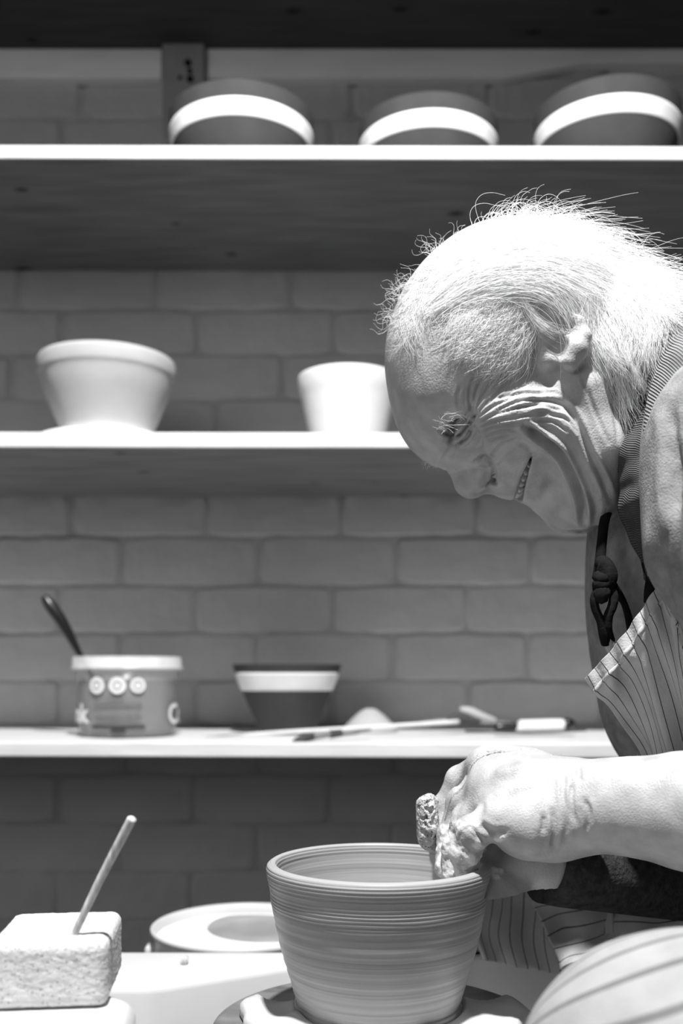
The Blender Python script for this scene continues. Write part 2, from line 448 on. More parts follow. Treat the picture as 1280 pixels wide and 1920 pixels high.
def crease(V, N, line, width, depth, ym=None, bulge=0.45, front=True):
    """fold relief along a curve drawn on the visible side of a surface"""
    line = [tuple(x) for x in crs([list(q) for q in line], 5)]
    p = seen(V, ym)
    lo = np.min(line, 0) - 5 * width; hi = np.max(line, 0) + 5 * width
    m = (p[:, 0] > lo[0]) & (p[:, 0] < hi[0]) & (p[:, 1] > lo[1]) & (p[:, 1] < hi[1])
    ny = N[:, 1] * (np.sign(V[:, 1] - ym) * -1 if ym is not None else 1)
    if front: m &= ny < 0.15
    ix = np.nonzero(m)[0]
    if len(ix) == 0: return
    d, par = dist_line(p[ix], line); q = d / width
    taper = np.clip(np.minimum(par, 1 - par) * 6 + 0.25, 0, 1)
    V[ix] += N[ix] * (taper * depth * (-np.exp(-q * q) + bulge * np.exp(-(q - 1.9) ** 2 * 1.6)))[:, None]

# ================================================================== THE SETTING
WALL = 1.60
def structure(o): o['kind'] = 'structure'; return o
RX0, RX1, RY0, RZ = -2.0, 2.2, -2.2, 2.65
M['room_paint'] = material('room_wall_paint', 0.30, 0.8, 0.04, 6); M['ceiling_paint'] = material('ceiling_paint', 0.6, 0.9, 0.03, 6)
fl = structure(link('floor', bm_mesh(box_bm(RX1 - RX0 + .2, WALL - RY0 + .3, 0.05, loc=((RX0 + RX1) / 2, (WALL + RY0) / 2 + .05, -0.025))), M['floor'], smooth=False))
structure(link('ceiling', bm_mesh(box_bm(RX1 - RX0 + .2, WALL - RY0 + .3, 0.05, loc=((RX0 + RX1) / 2, (WALL + RY0) / 2 + .05, RZ + 0.025))), M['ceiling_paint'], smooth=False))
structure(link('wall_left', bm_mesh(box_bm(.1, WALL - RY0 + .2, RZ, loc=(RX0 - .05, (WALL + RY0) / 2, RZ / 2))), M['room_paint'], smooth=False))
structure(link('wall_right', bm_mesh(box_bm(.1, WALL - RY0 + .2, RZ, loc=(RX1 + .05, (WALL + RY0) / 2, RZ / 2))), M['room_paint'], smooth=False))
structure(link('wall_front', bm_mesh(box_bm(RX1 - RX0 + .2, .1, RZ, loc=((RX0 + RX1) / 2, RY0 - .05, RZ / 2))), M['room_paint'], smooth=False))
wb = structure(link('wall_back', bm_mesh(box_bm(RX1 - RX0 + .2, 0.12, RZ, loc=((RX0 + RX1) / 2, WALL + 0.0012 + 0.06, RZ / 2))), M['mortar'], smooth=False))
def brick_mesh(seed, L=0.2135, Hh=0.0745):
    r = random.Random(seed); bm = bmesh.new(); bmesh.ops.create_grid(bm, x_segments=9, y_segments=4, size=0.5)
    for v in bm.verts:                                   # front face in local x (length), z (height); y towards the room
        x, z = v.co.x, v.co.y
        edge = max(abs(x) * 2, abs(z) * 2)
        rx = 0.5 - abs(x); rz = 0.5 - abs(z)
        y = -0.0038 - r.uniform(-0.0003, 0.0003)
        if rx < 0.01 or rz < 0.01: y = 0.0015
        v.co = Vector((x * L + r.uniform(-.0012, .0012), y, z * Hh + r.uniform(-.0022, .0022)))
        if rx < 0.01 and rz < 0.01: v.co.x *= 0.97; v.co.z *= 0.90
    # narrow the outermost inner ring towards the edge so the arris is tight but soft
    for v in bm.verts:
        if v.co.y < -0.001:
            if abs(v.co.x) > L * 0.36: v.co.x = math.copysign(L * 0.5 - 0.0050, v.co.x) + r.uniform(-.002, .0015)
            if abs(v.co.z) > Hh * 0.2 and abs(v.co.z) < Hh * 0.45: v.co.z = math.copysign(Hh * 0.5 - 0.0048, v.co.z) + r.uniform(-.0022, .0015)
            if abs(v.co.x) > L * .46: v.co.z *= .90; v.co.x *= .99
    bmesh.ops.recalc_face_normals(bm, faces=bm.faces)
    me = bpy.data.meshes.new('brick_face'); bm.to_mesh(me); bm.free()
    if sum(p.normal.y for p in me.polygons) > 0: me.flip_normals()
    me.materials.append(M['paint'])
    for p_ in me.polygons: p_.use_smooth = abs(p_.normal.y) < .97
    return me
bricks = [brick_mesh(i) for i in range(7)]
# course lines as read off the photograph (rows at the wall), upper joint of each course
courses = [(1725, 1810, 'A', 485), (1635, 1725, 'B', 615), (1545, 1635, 'A', 480), (1452, 1545, 'B', 618), (1362, 1452, 'A', 485), (1275, 1362, 'B', 620),
           (1186, 1275, 'A', 480), (1097, 1186, 'B', 620), (1006, 1097, 'A', 485), (920, 1006, 'B', 640), (836, 920, 'A', 500), (750, 836, 'B', 655), (665, 750, 'A', 530),
           (581, 665, 'B', 625), (496, 581, 'A', 545), (408, 496, 'B', 660), (318, 408, 'A', 540), (223, 318, 'B', 625), (146, 223, 'A', 155), (58, 146, 'B', 632), (-30, 58, 'A', 500)]
for (y0, y1, ph, x0) in courses:
    k0 = math.floor((-60 - x0) / 254)
    for k in range(k0, k0 + 8):
        xa = x0 + 254 * k + rng.uniform(-3, 3); xb = xa + 254
        if xa > 1420: break
        p = P((xa + xb) / 2, (y0 + y1) / 2, WALL)
        o = bpy.data.objects.new('brick', bricks[rng.integers(7)]); C.objects.link(o); o.parent = wb
        o.location = (p.x, WALL, p.z); o.rotation_euler = (rng.uniform(-.012, .012), rng.uniform(-.011, .011), rng.uniform(-.006, .006))
        o.scale = ((0.2135 + rng.uniform(-.003, .003)) / 0.2135, rng.uniform(.45, 1.35), ((y1 - y0) * WALL / FPX - 0.0012) / 0.0745)

# ------------------------------------------------------------------ shelves
def shelf(py_front, thick_px, label, grey, edge, knots, tilt=0.0, edge_m='wood_edge', width=2.4):
    """a plank from d 1.25 to the wall; py_front: picture row of the top front edge"""
    d0 = 1.25; top = CZ - (py_front - HOR) * d0 / FPX; th = thick_px * d0 / FPX; dep = WALL - 0.006 - d0
    root = empty('wall_shelf', (0, d0 + dep / 2, top), label, 'shelf', 'board shelves on the brick wall')
    root.rotation_euler = (0, tilt, 0)
    kn = []
    for (px, py, r) in knots:                            # underside: find the depth of that picture row
        d = (top - th - CZ) / (HOR - py) * FPX
        kn.append(((px - 640) * d / FPX, d - root.location.y, r))
    bm = box_bm(width, dep, th, 0.002, 2, loc=(0, 0, -th / 2))
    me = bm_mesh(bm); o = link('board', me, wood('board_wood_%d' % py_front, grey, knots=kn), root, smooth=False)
    bm = box_bm(width, 0.004, th * 0.98, 0.0015, 2, loc=(0, -dep / 2 - 0.0018, -th / 2))
    link('front_edge', bm_mesh(bm), M[edge_m], root, smooth=False)
    return root, top
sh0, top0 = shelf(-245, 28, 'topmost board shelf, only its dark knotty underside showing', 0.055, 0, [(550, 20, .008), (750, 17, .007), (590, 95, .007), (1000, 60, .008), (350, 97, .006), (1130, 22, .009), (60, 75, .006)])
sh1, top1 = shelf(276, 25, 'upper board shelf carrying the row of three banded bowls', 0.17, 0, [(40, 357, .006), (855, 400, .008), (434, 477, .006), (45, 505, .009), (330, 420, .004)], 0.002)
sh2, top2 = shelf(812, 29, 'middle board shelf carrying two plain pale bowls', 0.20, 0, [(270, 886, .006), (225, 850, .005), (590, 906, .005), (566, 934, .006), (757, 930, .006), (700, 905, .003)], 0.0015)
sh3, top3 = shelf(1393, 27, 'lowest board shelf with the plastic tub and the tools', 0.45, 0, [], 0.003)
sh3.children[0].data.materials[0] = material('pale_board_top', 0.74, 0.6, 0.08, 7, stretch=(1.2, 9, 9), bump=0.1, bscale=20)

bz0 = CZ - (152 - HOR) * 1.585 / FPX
def lit_strip(x0, x1, zlo, label):  # white board added to imitate a lit strip of wall
    root = empty('lit_wall_strip', ((x0 + x1) / 2, 1.587, top0 - .03), label, 'lit_strip')
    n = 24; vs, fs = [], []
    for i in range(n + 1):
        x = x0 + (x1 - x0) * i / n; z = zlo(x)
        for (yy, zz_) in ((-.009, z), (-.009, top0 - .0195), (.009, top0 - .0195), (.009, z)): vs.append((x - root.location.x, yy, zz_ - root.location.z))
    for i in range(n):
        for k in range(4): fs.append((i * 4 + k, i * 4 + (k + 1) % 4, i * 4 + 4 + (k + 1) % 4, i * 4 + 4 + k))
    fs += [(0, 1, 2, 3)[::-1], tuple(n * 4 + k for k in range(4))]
    bm = bmesh.new(); t_ = mesh_from(vs, fs); bm.from_mesh(t_); link('lit_strip_board', bm_mesh(bm), M['lit_strip'], root, smooth=False)
M['lit_strip'] = material('lit_strip_white', 0.95, 0.6, 0.06, 14, stretch=(1, 3, 3), bump=.2, bscale=40)  # near-white so that the strip looks lit
lit_strip(-1.2, P(304, 0, 1.587).x, lambda x: bz0, 'white board added in place of a lit strip of wall under the topmost shelf, left of the dark upright rail')
lit_strip(P(384, 0, 1.587).x, 1.2, lambda x: bz0 + .024 * min(1, max(0, (x - P(975, 0, 1.587).x) / .10)) ** .6, 'long white board added in place of a lit strip of wall under the topmost shelf, right of the dark upright rail')  # lower edge rises at the right to imitate a bowl's shadow
# upright rail of the shelf fixing behind the first bowl
a = P(345, 160, 1.575)
rl = empty('shelf_rail', (a.x, 1.575, a.z), 'short dark upright rail with screw holes above the left banded bowl', 'rail')
link('rail_board', bm_mesh(box_bm(0.067, 0.03, 0.18, 0.003, 2, loc=(0, 0.006, 0))), M['rail'], rl, smooth=False)
for (x, y, r) in ((352, 118, .0055), (355, 133, .004), (356, 148, .0055), (337, 146, .003)):
    q = local(rl, P(x, y, 1.565)); bm = bmesh.new(); bmesh.ops.create_cone(bm, cap_ends=True, segments=12, radius1=r, radius2=r, depth=0.004)
    bmesh.ops.rotate(bm, verts=bm.verts, matrix=Matrix.Rotation(math.pi / 2, 3, 'X')); bmesh.ops.translate(bm, vec=(q.x, -0.0095, q.z), verts=bm.verts)
    link('screw', bm_mesh(bm), M['hole'], rl)

# ================================================================== BOWLS
def smooth_prof(pr, n=5): return [(max(float(a[0]), 0), float(a[1])) for a in crs([(r, z) for r, z in pr], n)]
def banded_bowl(px, d, R, H, z0, z1, label, group, foot=0.80, mats=('dark_glaze', 'white_band'), prof=None, top=None, name='banded_bowl', curve=1.0):
    top = top1 if top is None else top
    x = (px - 640) * d / FPX
    root = empty(name, (x, d, top), label, 'bowl', group)
    def rad(z):
        t = z / H; return R * (foot + (1 - foot) * (1 - (1 - t) ** curve)) if t > 0 else R * foot
    def wall(za, zb, n=10, off=0.0): return [(rad(za + (zb - za) * i / n) + off, za + (zb - za) * i / n) for i in range(n + 1)]
    outer = [(0, 0.003), (R * foot * 0.7, 0.003), (R * foot * 0.78, 0), (R * foot - 0.004, 0.0), (R * foot, 0.003)] + wall(0.004, H - 0.002, 22) + [(R + 0.0002, H - 0.0008), (R - 0.002, H), (R - 0.005, H - 0.0015)]
    inner = [(rad(z) - 0.006, z) for z in np.linspace(H - 0.004, 0.012, 16)] + [(R * foot * 0.6, 0.009), (0, 0.008)]
    link('bowl_body', lathe(outer + inner, 120), M[mats[0]], root)
    band = wall(z0, z1, 8, 0.0006)
    band = [(band[0][0] - 0.003, z0)] + band + [(band[-1][0] - 0.003, z1)]
    link('band', lathe(band, 120), M[mats[1]], root)
    return root
G1 = 'banded bowls in a row on the upper shelf'
for (px, d, R, H, lb) in ((453, 1.352, .0972, .0895, 'dark white-banded bowl, leftmost of three on the upper shelf, beside the rail'),
                          (802, 1.378, .0955, .0900, 'dark bowl with a white band, middle of the three on the upper shelf'),
                          (1137, 1.345, .0965, .0920, 'dark bowl with a white band, rightmost of the three on the upper shelf')):
    banded_bowl(px, d, R, H, 0.045, 0.0675, lb, G1, foot=0.80, curve=2.2)
banded_bowl(538, 1.45, .0795, .1010, .0630, .0886, 'small flared dark bowl with white band, right of the tub on the lowest shelf', None, foot=0.48, curve=1.12, top=top3, name='flared_bowl')

# plain bowl standing on a plaster bat
d = 1.40; x = (203 - 640) * d / FPX
bt = link('plaster_bat', lathe(smooth_prof([(0, 0), (.09, 0), (.099, .003)], 3) + smooth_prof([(.1045, .008), (.1060, .014), (.102, .020), (.090, .0235), (.06, .025), (0, .0255)], 4)), M['plaster'], None, loc=(x, d, top2))
tag(bt, 'round white plaster bat lying on the middle shelf under the left bowl', 'bat')
bw = link('plain_bowl', lathe([(0, .0)] + smooth_prof([(.058, 0), (.0640, .0015), (.0635, .008), (.0660, .016), (.0745, .036), (.0850, .062), (.0905, .080), (.0935, .086), (.0945, .095), (.0938, .104), (.0900, .1075), (.0865, .105), (.0855, .092), (.0800, .070), (.0650, .035), (.040, .014), (0, .010)], 5), 120), M['bisque'], None, loc=(x + .001, d - .012, top2 + .0255))
tag(bw, 'pale unglazed round-bellied bowl standing on the plaster bat', 'bowl')
d = 1.36; x = (652 - 640) * d / FPX
wb2 = link('plain_bowl', lathe([(0, 0)] + smooth_prof([(.044, 0), (.0475, .002), (.0515, .016), (.0570, .042), (.0625, .068), (.0665, .084), (.0682, .096), (.0680, .1005), (.0655, .1015), (.0625, .098), (.0570, .072), (.047, .03), (.035, .010), (0, .008)], 5), 110), M['bisque_white'], None, loc=(x, d, top2))
tag(wb2, "white straight-sided flared bowl on the middle shelf, partly behind the potter's forehead", 'bowl')

# ================================================================== THINGS ON THE LOWEST SHELF
# plastic tub with a lid rim, print and a handle sticking out
d = 1.385; tx = (239 - 640) * d / FPX
tub = empty('plastic_tub', (tx, d, top3), 'cloudy clear plastic tub with white print, standing at the left of the lowest shelf', 'tub')
def trad(z): return .0655 + .0045 * z / .095
link('tub_wall', lathe([(0, .001), (.060, .001), (.0640, .0025), (trad(.006), .007)] + [(trad(z), z) for z in (.02, .04, .06, .08, .0945)] + [(trad(z) - .0012, z) for z in (.094, .06, .03, .008)] + [(.058, .0035), (0, .0035)], 96), M['clear'], tub)
link('contents', lathe([(0, .0045), (.057, .0045), (.0625, .009), (.0655, .050), (.0662, .078), (.05, .0735), (.03, .079), (0, .075)], 64), M['tub_fill'], tub)
link('lid_rim', lathe([(trad(.093) - .0005, .0925), (.0765, .0925), (.0770, .0955), (.0745, .0965), (.0738, .110), (.0725, .1105), (.0722, .097), (.070, .0960), (.0695, .094)], 96), M['lid'], tub)
def text_on(parent, s, size, ang, z, R, m, name, bold=0.0):
    """flat lettering bent round the tub: glyph outlines converted to mesh, wrapped on radius R; ang 0 faces the room"""
    cu = bpy.data.curves.new('t', 'FONT'); cu.body = s; cu.size = size; cu.align_x = 'CENTER'; cu.offset = bold; cu.resolution_u = 4
    t = bpy.data.objects.new('t', cu); C.objects.link(t); dg = bpy.context.evaluated_depsgraph_get()
    me = bpy.data.meshes.new_from_object(t.evaluated_get(dg)); bpy.data.objects.remove(t)
    for v in me.vertices:
        a = ang + v.co.x / R; v.co = Vector((R * math.sin(a), -R * math.cos(a), z + v.co.y))
    return link(name, me, m, parent, smooth=False)
def disc_on(parent, ang, z, R, rad, m, name, r_in=0.0):
    vs, fs = [], []
    n = 24
    for i in range(n):
        for rr in (rad, r_in):
            th = 2 * math.pi * i / n; a = ang + rr * math.cos(th) / R; vs.append((R * math.sin(a), -R * math.cos(a), z + rr * math.sin(th)))
    for i in range(n):
        j = (i + 1) % n; fs.append((2 * i, 2 * j, 2 * j + 1, 2 * i + 1))
    return link(name, mesh_from(vs, fs), m, parent, smooth=False)
for i, a in enumerate((-.335, .075, .455)):
    disc_on(tub, a - .05, .0715, .0712, .0112 if i < 2 else .0100, M['print_white'], 'badge')
    disc_on(tub, a - .05, .0715, .0717, .0060, M['tub_fill'], 'badge_mark', .0046)
for (z, aw, t) in ((.0545, .16, .0016), (.0465, .47, .0034), (.0395, .40, .0014), (.0285, .45, .0020), (.0240, .38, .0012)):
    r = random.Random(int(z * 1e4)); a = -aw
    vs, fs = [], []
    while a < aw:                                        # unreadable small print: short dark dashes
        b = a + r.uniform(.02, .06); R = .0706
        k = len(vs)
        for q in (a, b):
            for zz in (z - t / 2, z + t / 2): vs.append((R * math.sin(q), -R * math.cos(q), zz))
        fs.append((k, k + 2, k + 3, k + 1)); a = b + r.uniform(.006, .02)
    link('small_print', mesh_from(vs, fs), M['print_dark'] if z < .03 else M['tub_fill'], tub, smooth=False)
vs, fs = [], []
for (a0, a1, z0, z1) in ((-.50, .55, .0140, .0185), (-.10, .17, .0085, .0150)):
    for i in range(12):
        k = len(vs); R = .0702
        for q in (a0 + (a1 - a0) * i / 12, a0 + (a1 - a0) * (i + 1) / 12):
            for zz in (z0, z1): vs.append((R * math.sin(q), -R * math.cos(q), zz))
        fs.append((k, k + 2, k + 3, k + 1))
link('print_bar', mesh_from(vs, fs), M['print_dark'], tub, smooth=False)
text_on(tub, 'nk', .034, -.86, .0225, .0708, M['print_white'], 'lettering', .0012)
text_on(tub, 'Co', .038, 1.42, .0200, .0708, M['print_white'], 'lettering', .0008)
hd = link('utensil', tube([P(225, 1355, 1.40), P(185, 1290, 1.392), P(152, 1232, 1.385), P(120, 1172, 1.380), P(95, 1136, 1.378), P(82, 1118, 1.377)], [.0030, .0032, .0042, .0078, .0085, .0050], 14), M['black'])
tag(hd, 'black rounded utensil handle leaning out of the plastic tub', 'utensil')

# small clay cone behind the tools
d = 1.53; q = P(692, 1368, d)
cn = link('clay_cone', lathe(smooth_prof([(0, 0), (.040, 0), (.036, .010), (.020, .026), (.008, .034), (0, .035)], 4)[3:], 48), M['bisque'], None, loc=(q.x, d - .03, top3))
tag(cn, 'low pale cone of clay behind the long modelling stick', 'clay')
# long thin modelling stick across the shelf
st = empty('modelling_stick', (P(640, 1370, 1.35).x, 1.35, top3), 'long thin pale modelling stick lying across the lowest shelf in front of the flared bowl', 'tool')
pts = [P(452, 1377, 1.370), P(560, 1371, 1.372), P(720, 1362, 1.38), P(860, 1353, 1.40)]
link('shaft', tube([p - st.location for p in pts], [.0016, .0026, .0028, .0030], 8), M['white_tool'], st)
link('blade', tube([p - st.location for p in (P(384, 1381, 1.365), P(420, 1379, 1.367), P(455, 1377, 1.370))], [.0008, .0030, .0018], 8, flat=.35), M['grey_tool'], st)
# paint brush poking over the front edge
br = empty('paint_brush', P(600, 1386, 1.27), 'small paint brush with a dark tip at the front edge of the lowest shelf', 'brush')
link('bristles', tube([p - br.location for p in (P(546, 1392, 1.262), P(562, 1386, 1.268), P(588, 1380, 1.272))], [.0006, .0048, .0052], 12), M['brush_dark'], br)
link('ferrule', tube([p - br.location for p in (P(588, 1380, 1.272), P(622, 1376, 1.282))], [.0052, .0040], 12), M['grey_tool'], br)
link('brush_grip', tube([p - br.location for p in (P(618, 1377, 1.281), P(640, 1374, 1.287))], [.0056, .0050], 12), M['brush_dark'], br)
link('brush_handle', tube([p - br.location for p in (P(638, 1375, 1.287), P(668, 1372, 1.295), P(694, 1367, 1.31))], [.0042, .0036, .0018], 10), M['grey_tool'], br)
# ribbon tool heap
rt = empty('ribbon_tool', P(880, 1350, 1.46), 'crumpled ribbon tool with a pale loop at the far end of the modelling stick', 'tool')
for nm, pts, rr, m in (('tool_head', [(838, 1352), (868, 1346), (900, 1352)], [.006, .009, .005], 'brush_dark'), ('tool_loop', [(862, 1330), (880, 1334), (905, 1344), (930, 1350)], [.004, .007, .006, .002], 'bisque'),
                       ('tool_shaft', [(790, 1356), (850, 1352), (960, 1356)], [.003, .004, .002], 'grey_tool')):
    link(nm, tube([P(a, b, 1.46) - rt.location for a, b in pts], rr, 10), M[m], rt)
# roller
ro = empty('clay_roller', P(1015, 1366, 1.40), "white roller with black ends on the lowest shelf, near the potter's apron", 'roller')
link('roller_sleeve', tube([P(972, 1363, 1.40) - ro.location, P(976, 1363, 1.40) - ro.location, P(1015, 1362, 1.40) - ro.location, P(1052, 1361, 1.40) - ro.location, P(1056, 1361, 1.40) - ro.location], [.0075, .0098, .0102, .0098, .0075], 20), M['white_tool'], ro)
link('roller_handle', tube([P(925, 1365, 1.40) - ro.location, P(935, 1365, 1.40) - ro.location, P(974, 1364, 1.40) - ro.location], [.003, .0075, .0065], 12), M['black'], ro)
link('roller_handle', tube([P(1054, 1360, 1.40) - ro.location, P(1062, 1358, 1.40) - ro.location, P(1076, 1357, 1.40) - ro.location], [.0055, .009, .006], 12), M['black'], ro)
sk = link('needle_tool', tube([P(872, 1371, 1.375), P(985, 1373, 1.375), P(1098, 1369, 1.375)], [.0012, .0020, .0016], 8), M['brush_dark'])
tag(sk, 'thin dark needle tool lying in front of the white roller', 'tool')

# ================================================================== THE WHEEL
# splash pan: flat deck around a basin, built from its outline; the basin is open towards the lens
zd = CZ - 0.2615
def prism(poly, z0, z1, bev=0.006):
    bm = bmesh.new(); vs = [bm.verts.new((x, y, z0)) for x, y in poly]; f = bm.faces.new(vs)
    r = bmesh.ops.extrude_face_region(bm, geom=[f]); up = [v for v in r['geom'] if isinstance(v, bmesh.types.BMVert)]
    bmesh.ops.translate(bm, vec=(0, 0, z1 - z0), verts=up); bmesh.ops.recalc_face_normals(bm, faces=bm.faces)
    if bev: bmesh.ops.bevel(bm, geom=list(bm.edges), offset=bev, segments=3, profile=0.5, affect='EDGES')
    return bm
pan = empty('splash_pan', (0.02, 0.75, zd - .12), 'white plastic splash pan around the wheel, holding sponge ledge and basin', 'wheel pan')
pl = Vector(pan.location)
def P2(px, py, h): d = h * FPX / (py - HOR); return ((px - 640) * d / FPX, d)
def sh(poly): return [(x - pl.x, y - pl.y) for x, y in poly]
deck_poly = [(-.42, .945), (-.42, .836), (-.157, .836), (-.100, .868), (-.053, .894), (.03, .925), (.126, .935), (.196, .915), (.215, .895), (.19, .84), (.150, .765), (.132, .70), (.130, .57), (.20, .57), (.21, .72), (.27, .82), (.27, .945)]
link('deck', bm_mesh(prism(sh(deck_poly), -.0 - .02, .12, .007)), M['plastic_white'], pan)
link('basin_floor', bm_mesh(prism(sh([(-.42, .50), (-.42, .94), (.2, .94), (.2, .58), (.10, .50)]), -.05, -.018 + .0, .003)), M['plastic_white'], pan)
led = bm_mesh(prism(sh([(-.42, .47), (-.42, .588), (-.140, .588), (-.117, .57), (-.112, .52), (-.115, .47)]), .02, .0765 + .12 - .0, .009))
link('sponge_ledge', led, M['plastic_white'], pan)
for x in (-.36, .12):
    for y in (.60, .88):
        link('pan_leg', bm_mesh(box_bm(.03, .03, zd - .17, .003, 2, loc=(x, y - pl.y, -(zd - .17) / 2 - .05))), M['metal'], pan, smooth=False)
cr = link('clay_crumb', tube([P(338, 1812, .90), P(345, 1803, .90), P(350, 1794, .905)], [.0010, .0036, .0016], 10), M['stick'])
tag(cr, 'tiny pale crumb of clay on the white deck between sponge and bucket', 'crumb')

PX, PD = 709.0, 0.70                                     # axis of the pot
ax = (PX - 640) * PD / FPX
wh = empty('wheel_head', (ax, PD, CZ - .246), 'dark metal wheel head turning under the wet pot', 'wheel head')
link('wheel_disc', lathe([(0, -.012), (.112, -.012), (.1165, -.009), (.1175, -.003), (.1165, 0), (.113, .0012), (.109, 0), (.090, -.0005), (0, -.0005)], 128), M['metal'], wh)
link('shaft', lathe([(0, -.152), (.02, -.152), (.02, -.012), (0, -.012)], 32), M['metal'], wh)
# spread clay under the pot
def skirt(a, r, z):
    # a: angle, 3*pi/2 faces the lens. torn sheet of clay round the front; only the core goes all the way round
    if r < .0605: return r, z
    e = .101 + .005 * math.sin(3 * a + 1.4) + .003 * math.sin(7 * a) + .0015 * math.sin(15 * a + 2)
    rr = .060 + (e - .060) * (r - .060) / .040
    bk = math.degrees(abs(((a - math.pi / 2 + math.pi) % (2 * math.pi)) - math.pi)); left = math.cos(a) < 0
    b0 = (79 - (rr - .057) / .048 * 24) if left else (79 - (rr - .057) / .036 * 14)
    k = min(1, max(0, (bk - b0) / 7)); k = k * k * (3 - 2 * k)
    zl = z * (1 + .10 * math.sin(5 * a + 30 * rr) + .08 * math.sin(11 * a))
    return rr, -.004 + (zl + .004) * k
sp_ = [(0, 0), (.098, -.002), (.1000, .002), (.0995, .0085), (.0970, .0110), (.092, .0118), (.086, .0112), (.080, .0112), (.074, .0120), (.068, .0132), (.064, .0146), (.0612, .0160), (.0600, .0150), (.0585, .0140), (0, .0130)]
ck = link('clay_slab', lathe(sp_, 220, wob=skirt), M['slurry'], None, loc=(ax, PD, CZ - .2458))
tag(ck, 'torn ring of wet white clay spread on the wheel under the pot', 'clay')
def zz(py): return -(py - HOR) * PD / FPX
def rp(px): return px * PD / FPX
out = [(150, 1888), (153, 1872), (156, 1862), (163, 1838), (172, 1808), (181, 1778), (189, 1745), (195, 1715), (199, 1695), (201.5, 1682), (202.3, 1674), (203, 1666), (205.5, 1652), (208.5, 1638), (209.5, 1628), (208, 1620), (203, 1615), (197, 1614), (192, 1617), (190, 1625), (189, 1640), (186, 1680), (174, 1750), (155, 1820), (120, 1856), (0, 1860)]
z_base = zz(1888)
prof = [(rp(160), z_base + .0), (rp(156), z_base + .004)] + [(rp(r), zz(y)) for r, y in out[1:]]
prof = [(0, z_base)] + smooth_prof([p for p in prof], 6)
def potwob(a, r, z):
    # uneven ridge below the rim on the lens side, slight ripples down the wall
    g = .35 * math.exp(-((z - zz(1684)) / .0020) ** 2) * (.5 - .5 * math.sin(a))
    s = .5 + .5 * math.sin(5 * a + 2.2 * math.sin(2 * a)); 
    r2 = r + (g * .0011 * s + .00022 * math.sin(z * 2600 + 1.2 * math.sin(a)) + .00012 * math.sin(z * 5200 + .5)) * (1 if r > .05 else 0)
    return r2, z + g * .0012 * math.sin(7 * a + 1)
pm = lathe([(r, z) for r, z in prof], 200, wob=potwob)
pot = link('wet_pot', pm, M['clay_wet'], None, loc=(ax, PD, CZ))
tag(pot, 'large wet clay pot with a thick rounded rim being thrown on the wheel', 'pot')

# white bucket behind the pan
bd = 1.06; bx = (458 - 640) * bd / FPX; br_ = .0985; bz = CZ - (1734 - HOR) * bd / FPX
bu = empty('bucket', (bx, bd, bz - .20), 'white plastic bucket with a grey disc on its pale top standing behind the splash pan', 'bucket')
link('bucket_wall', lathe([(0, 0), (.080, 0), (.084, .003), (.0925, .165), (.097, .168), (.097, .176), (.0935, .179), (.0945, .194), (.0985, .196), (br_, .200), (.0965, .2015), (.0935, .199), (.0925, .19), (.083, .01), (0, .008)], 96), M['plastic_white'], bu)
def grey_disc(a, r, z): return r, z
link('pale_top', lathe([(.0, .188), (.060, .188), (.0800, .1882), (.0905, .1890), (.0925, .1905), (.0925, .184), (.0, .170)], 96, wob=lambda a, r, z: (r, z)), M['plaster'], bu)
bmx = lathe([(0, .1893), (.040, .1893), (.066, .1892), (.067, .1880), (0, .1870)], 96)
for v in bmx.vertices:
    v.co.x += .022; v.co.y += .042; rr = math.hypot(v.co.x, v.co.y)
    if rr > .0915: v.co.x *= .0915 / rr; v.co.y *= .0915 / rr
link('grey_disc', bmx, material('disc_grey', 0.30, 0.3, 0.08, 30), bu)  # grey disc on the pale top, set back and to the right
q = P(287, 1756, bd)
link('handle_lug', bm_mesh(box_bm(.012, .022, .026, .004, 2, loc=(-.0965, -.012, .170))), M['plastic_white'], bu)
link('wire_handle', tube([Vector((-.100, -.016, .170)), Vector((-.085, -.062, .162)), Vector((-.03, -.102, .150)), Vector((.03, -.105, .150)), Vector((.085, -.062, .162)), Vector((.100, -.016, .170))], [.0015] * 6, 8), M['metal'], bu)
bs = bz - .20
stn = empty('low_stool', (bx, bd, 0), 'low wooden stool under the bucket', 'stool')
link('stool_seat', lathe([(0, bs - .03), (.118, bs - .03), (.122, bs - .025), (.122, bs - .003), (.119, bs), (0, bs)], 48), M['stool'], stn)
for k in range(3):
    a = k * 2.094 + .5; link('stool_leg', tube([(.09 * math.cos(a), .09 * math.sin(a), bs - .028), (.10 * math.cos(a), .10 * math.sin(a), .005)], [.016, .012], 12), M['stool'], stn)

# sponge block with a stick stood in it
zs = CZ - .185
bm = box_bm(.066, .074, .0375, .0060, 5)
bmesh.ops.subdivide_edges(bm, edges=[e for e in bm.edges if e.calc_length() > .02], cuts=26, use_grid_fill=True)
for v in bm.verts:
    n = rng.normal(0, .00012, 3); v.co += Vector(n)
sp = link('sponge_block', bm_mesh(bm), M['sponge'], None, loc=(-.1805, .587, zs + .0345)); sp.location.z = zs + .0195
sp.rotation_euler = (0, 0, .0)
sp.location = (-.1665, .5855, zs + .0190); sp.rotation_euler = (0, 0, math.radians(6))
tag(sp, 'thick pale yellow-white sponge block on the ledge at the lower left', 'sponge')
kt = link('wooden_stick', tube([P(138, 1757, .565), P(141, 1748, .565), P(190, 1645, .562), P(242, 1545, .556), P(246, 1538, .556)], [.0017, .0021, .0024, .0027, .0026], 14), M['stick'])
tag(kt, 'short wooden stick standing slanted in the sponge block', 'stick')

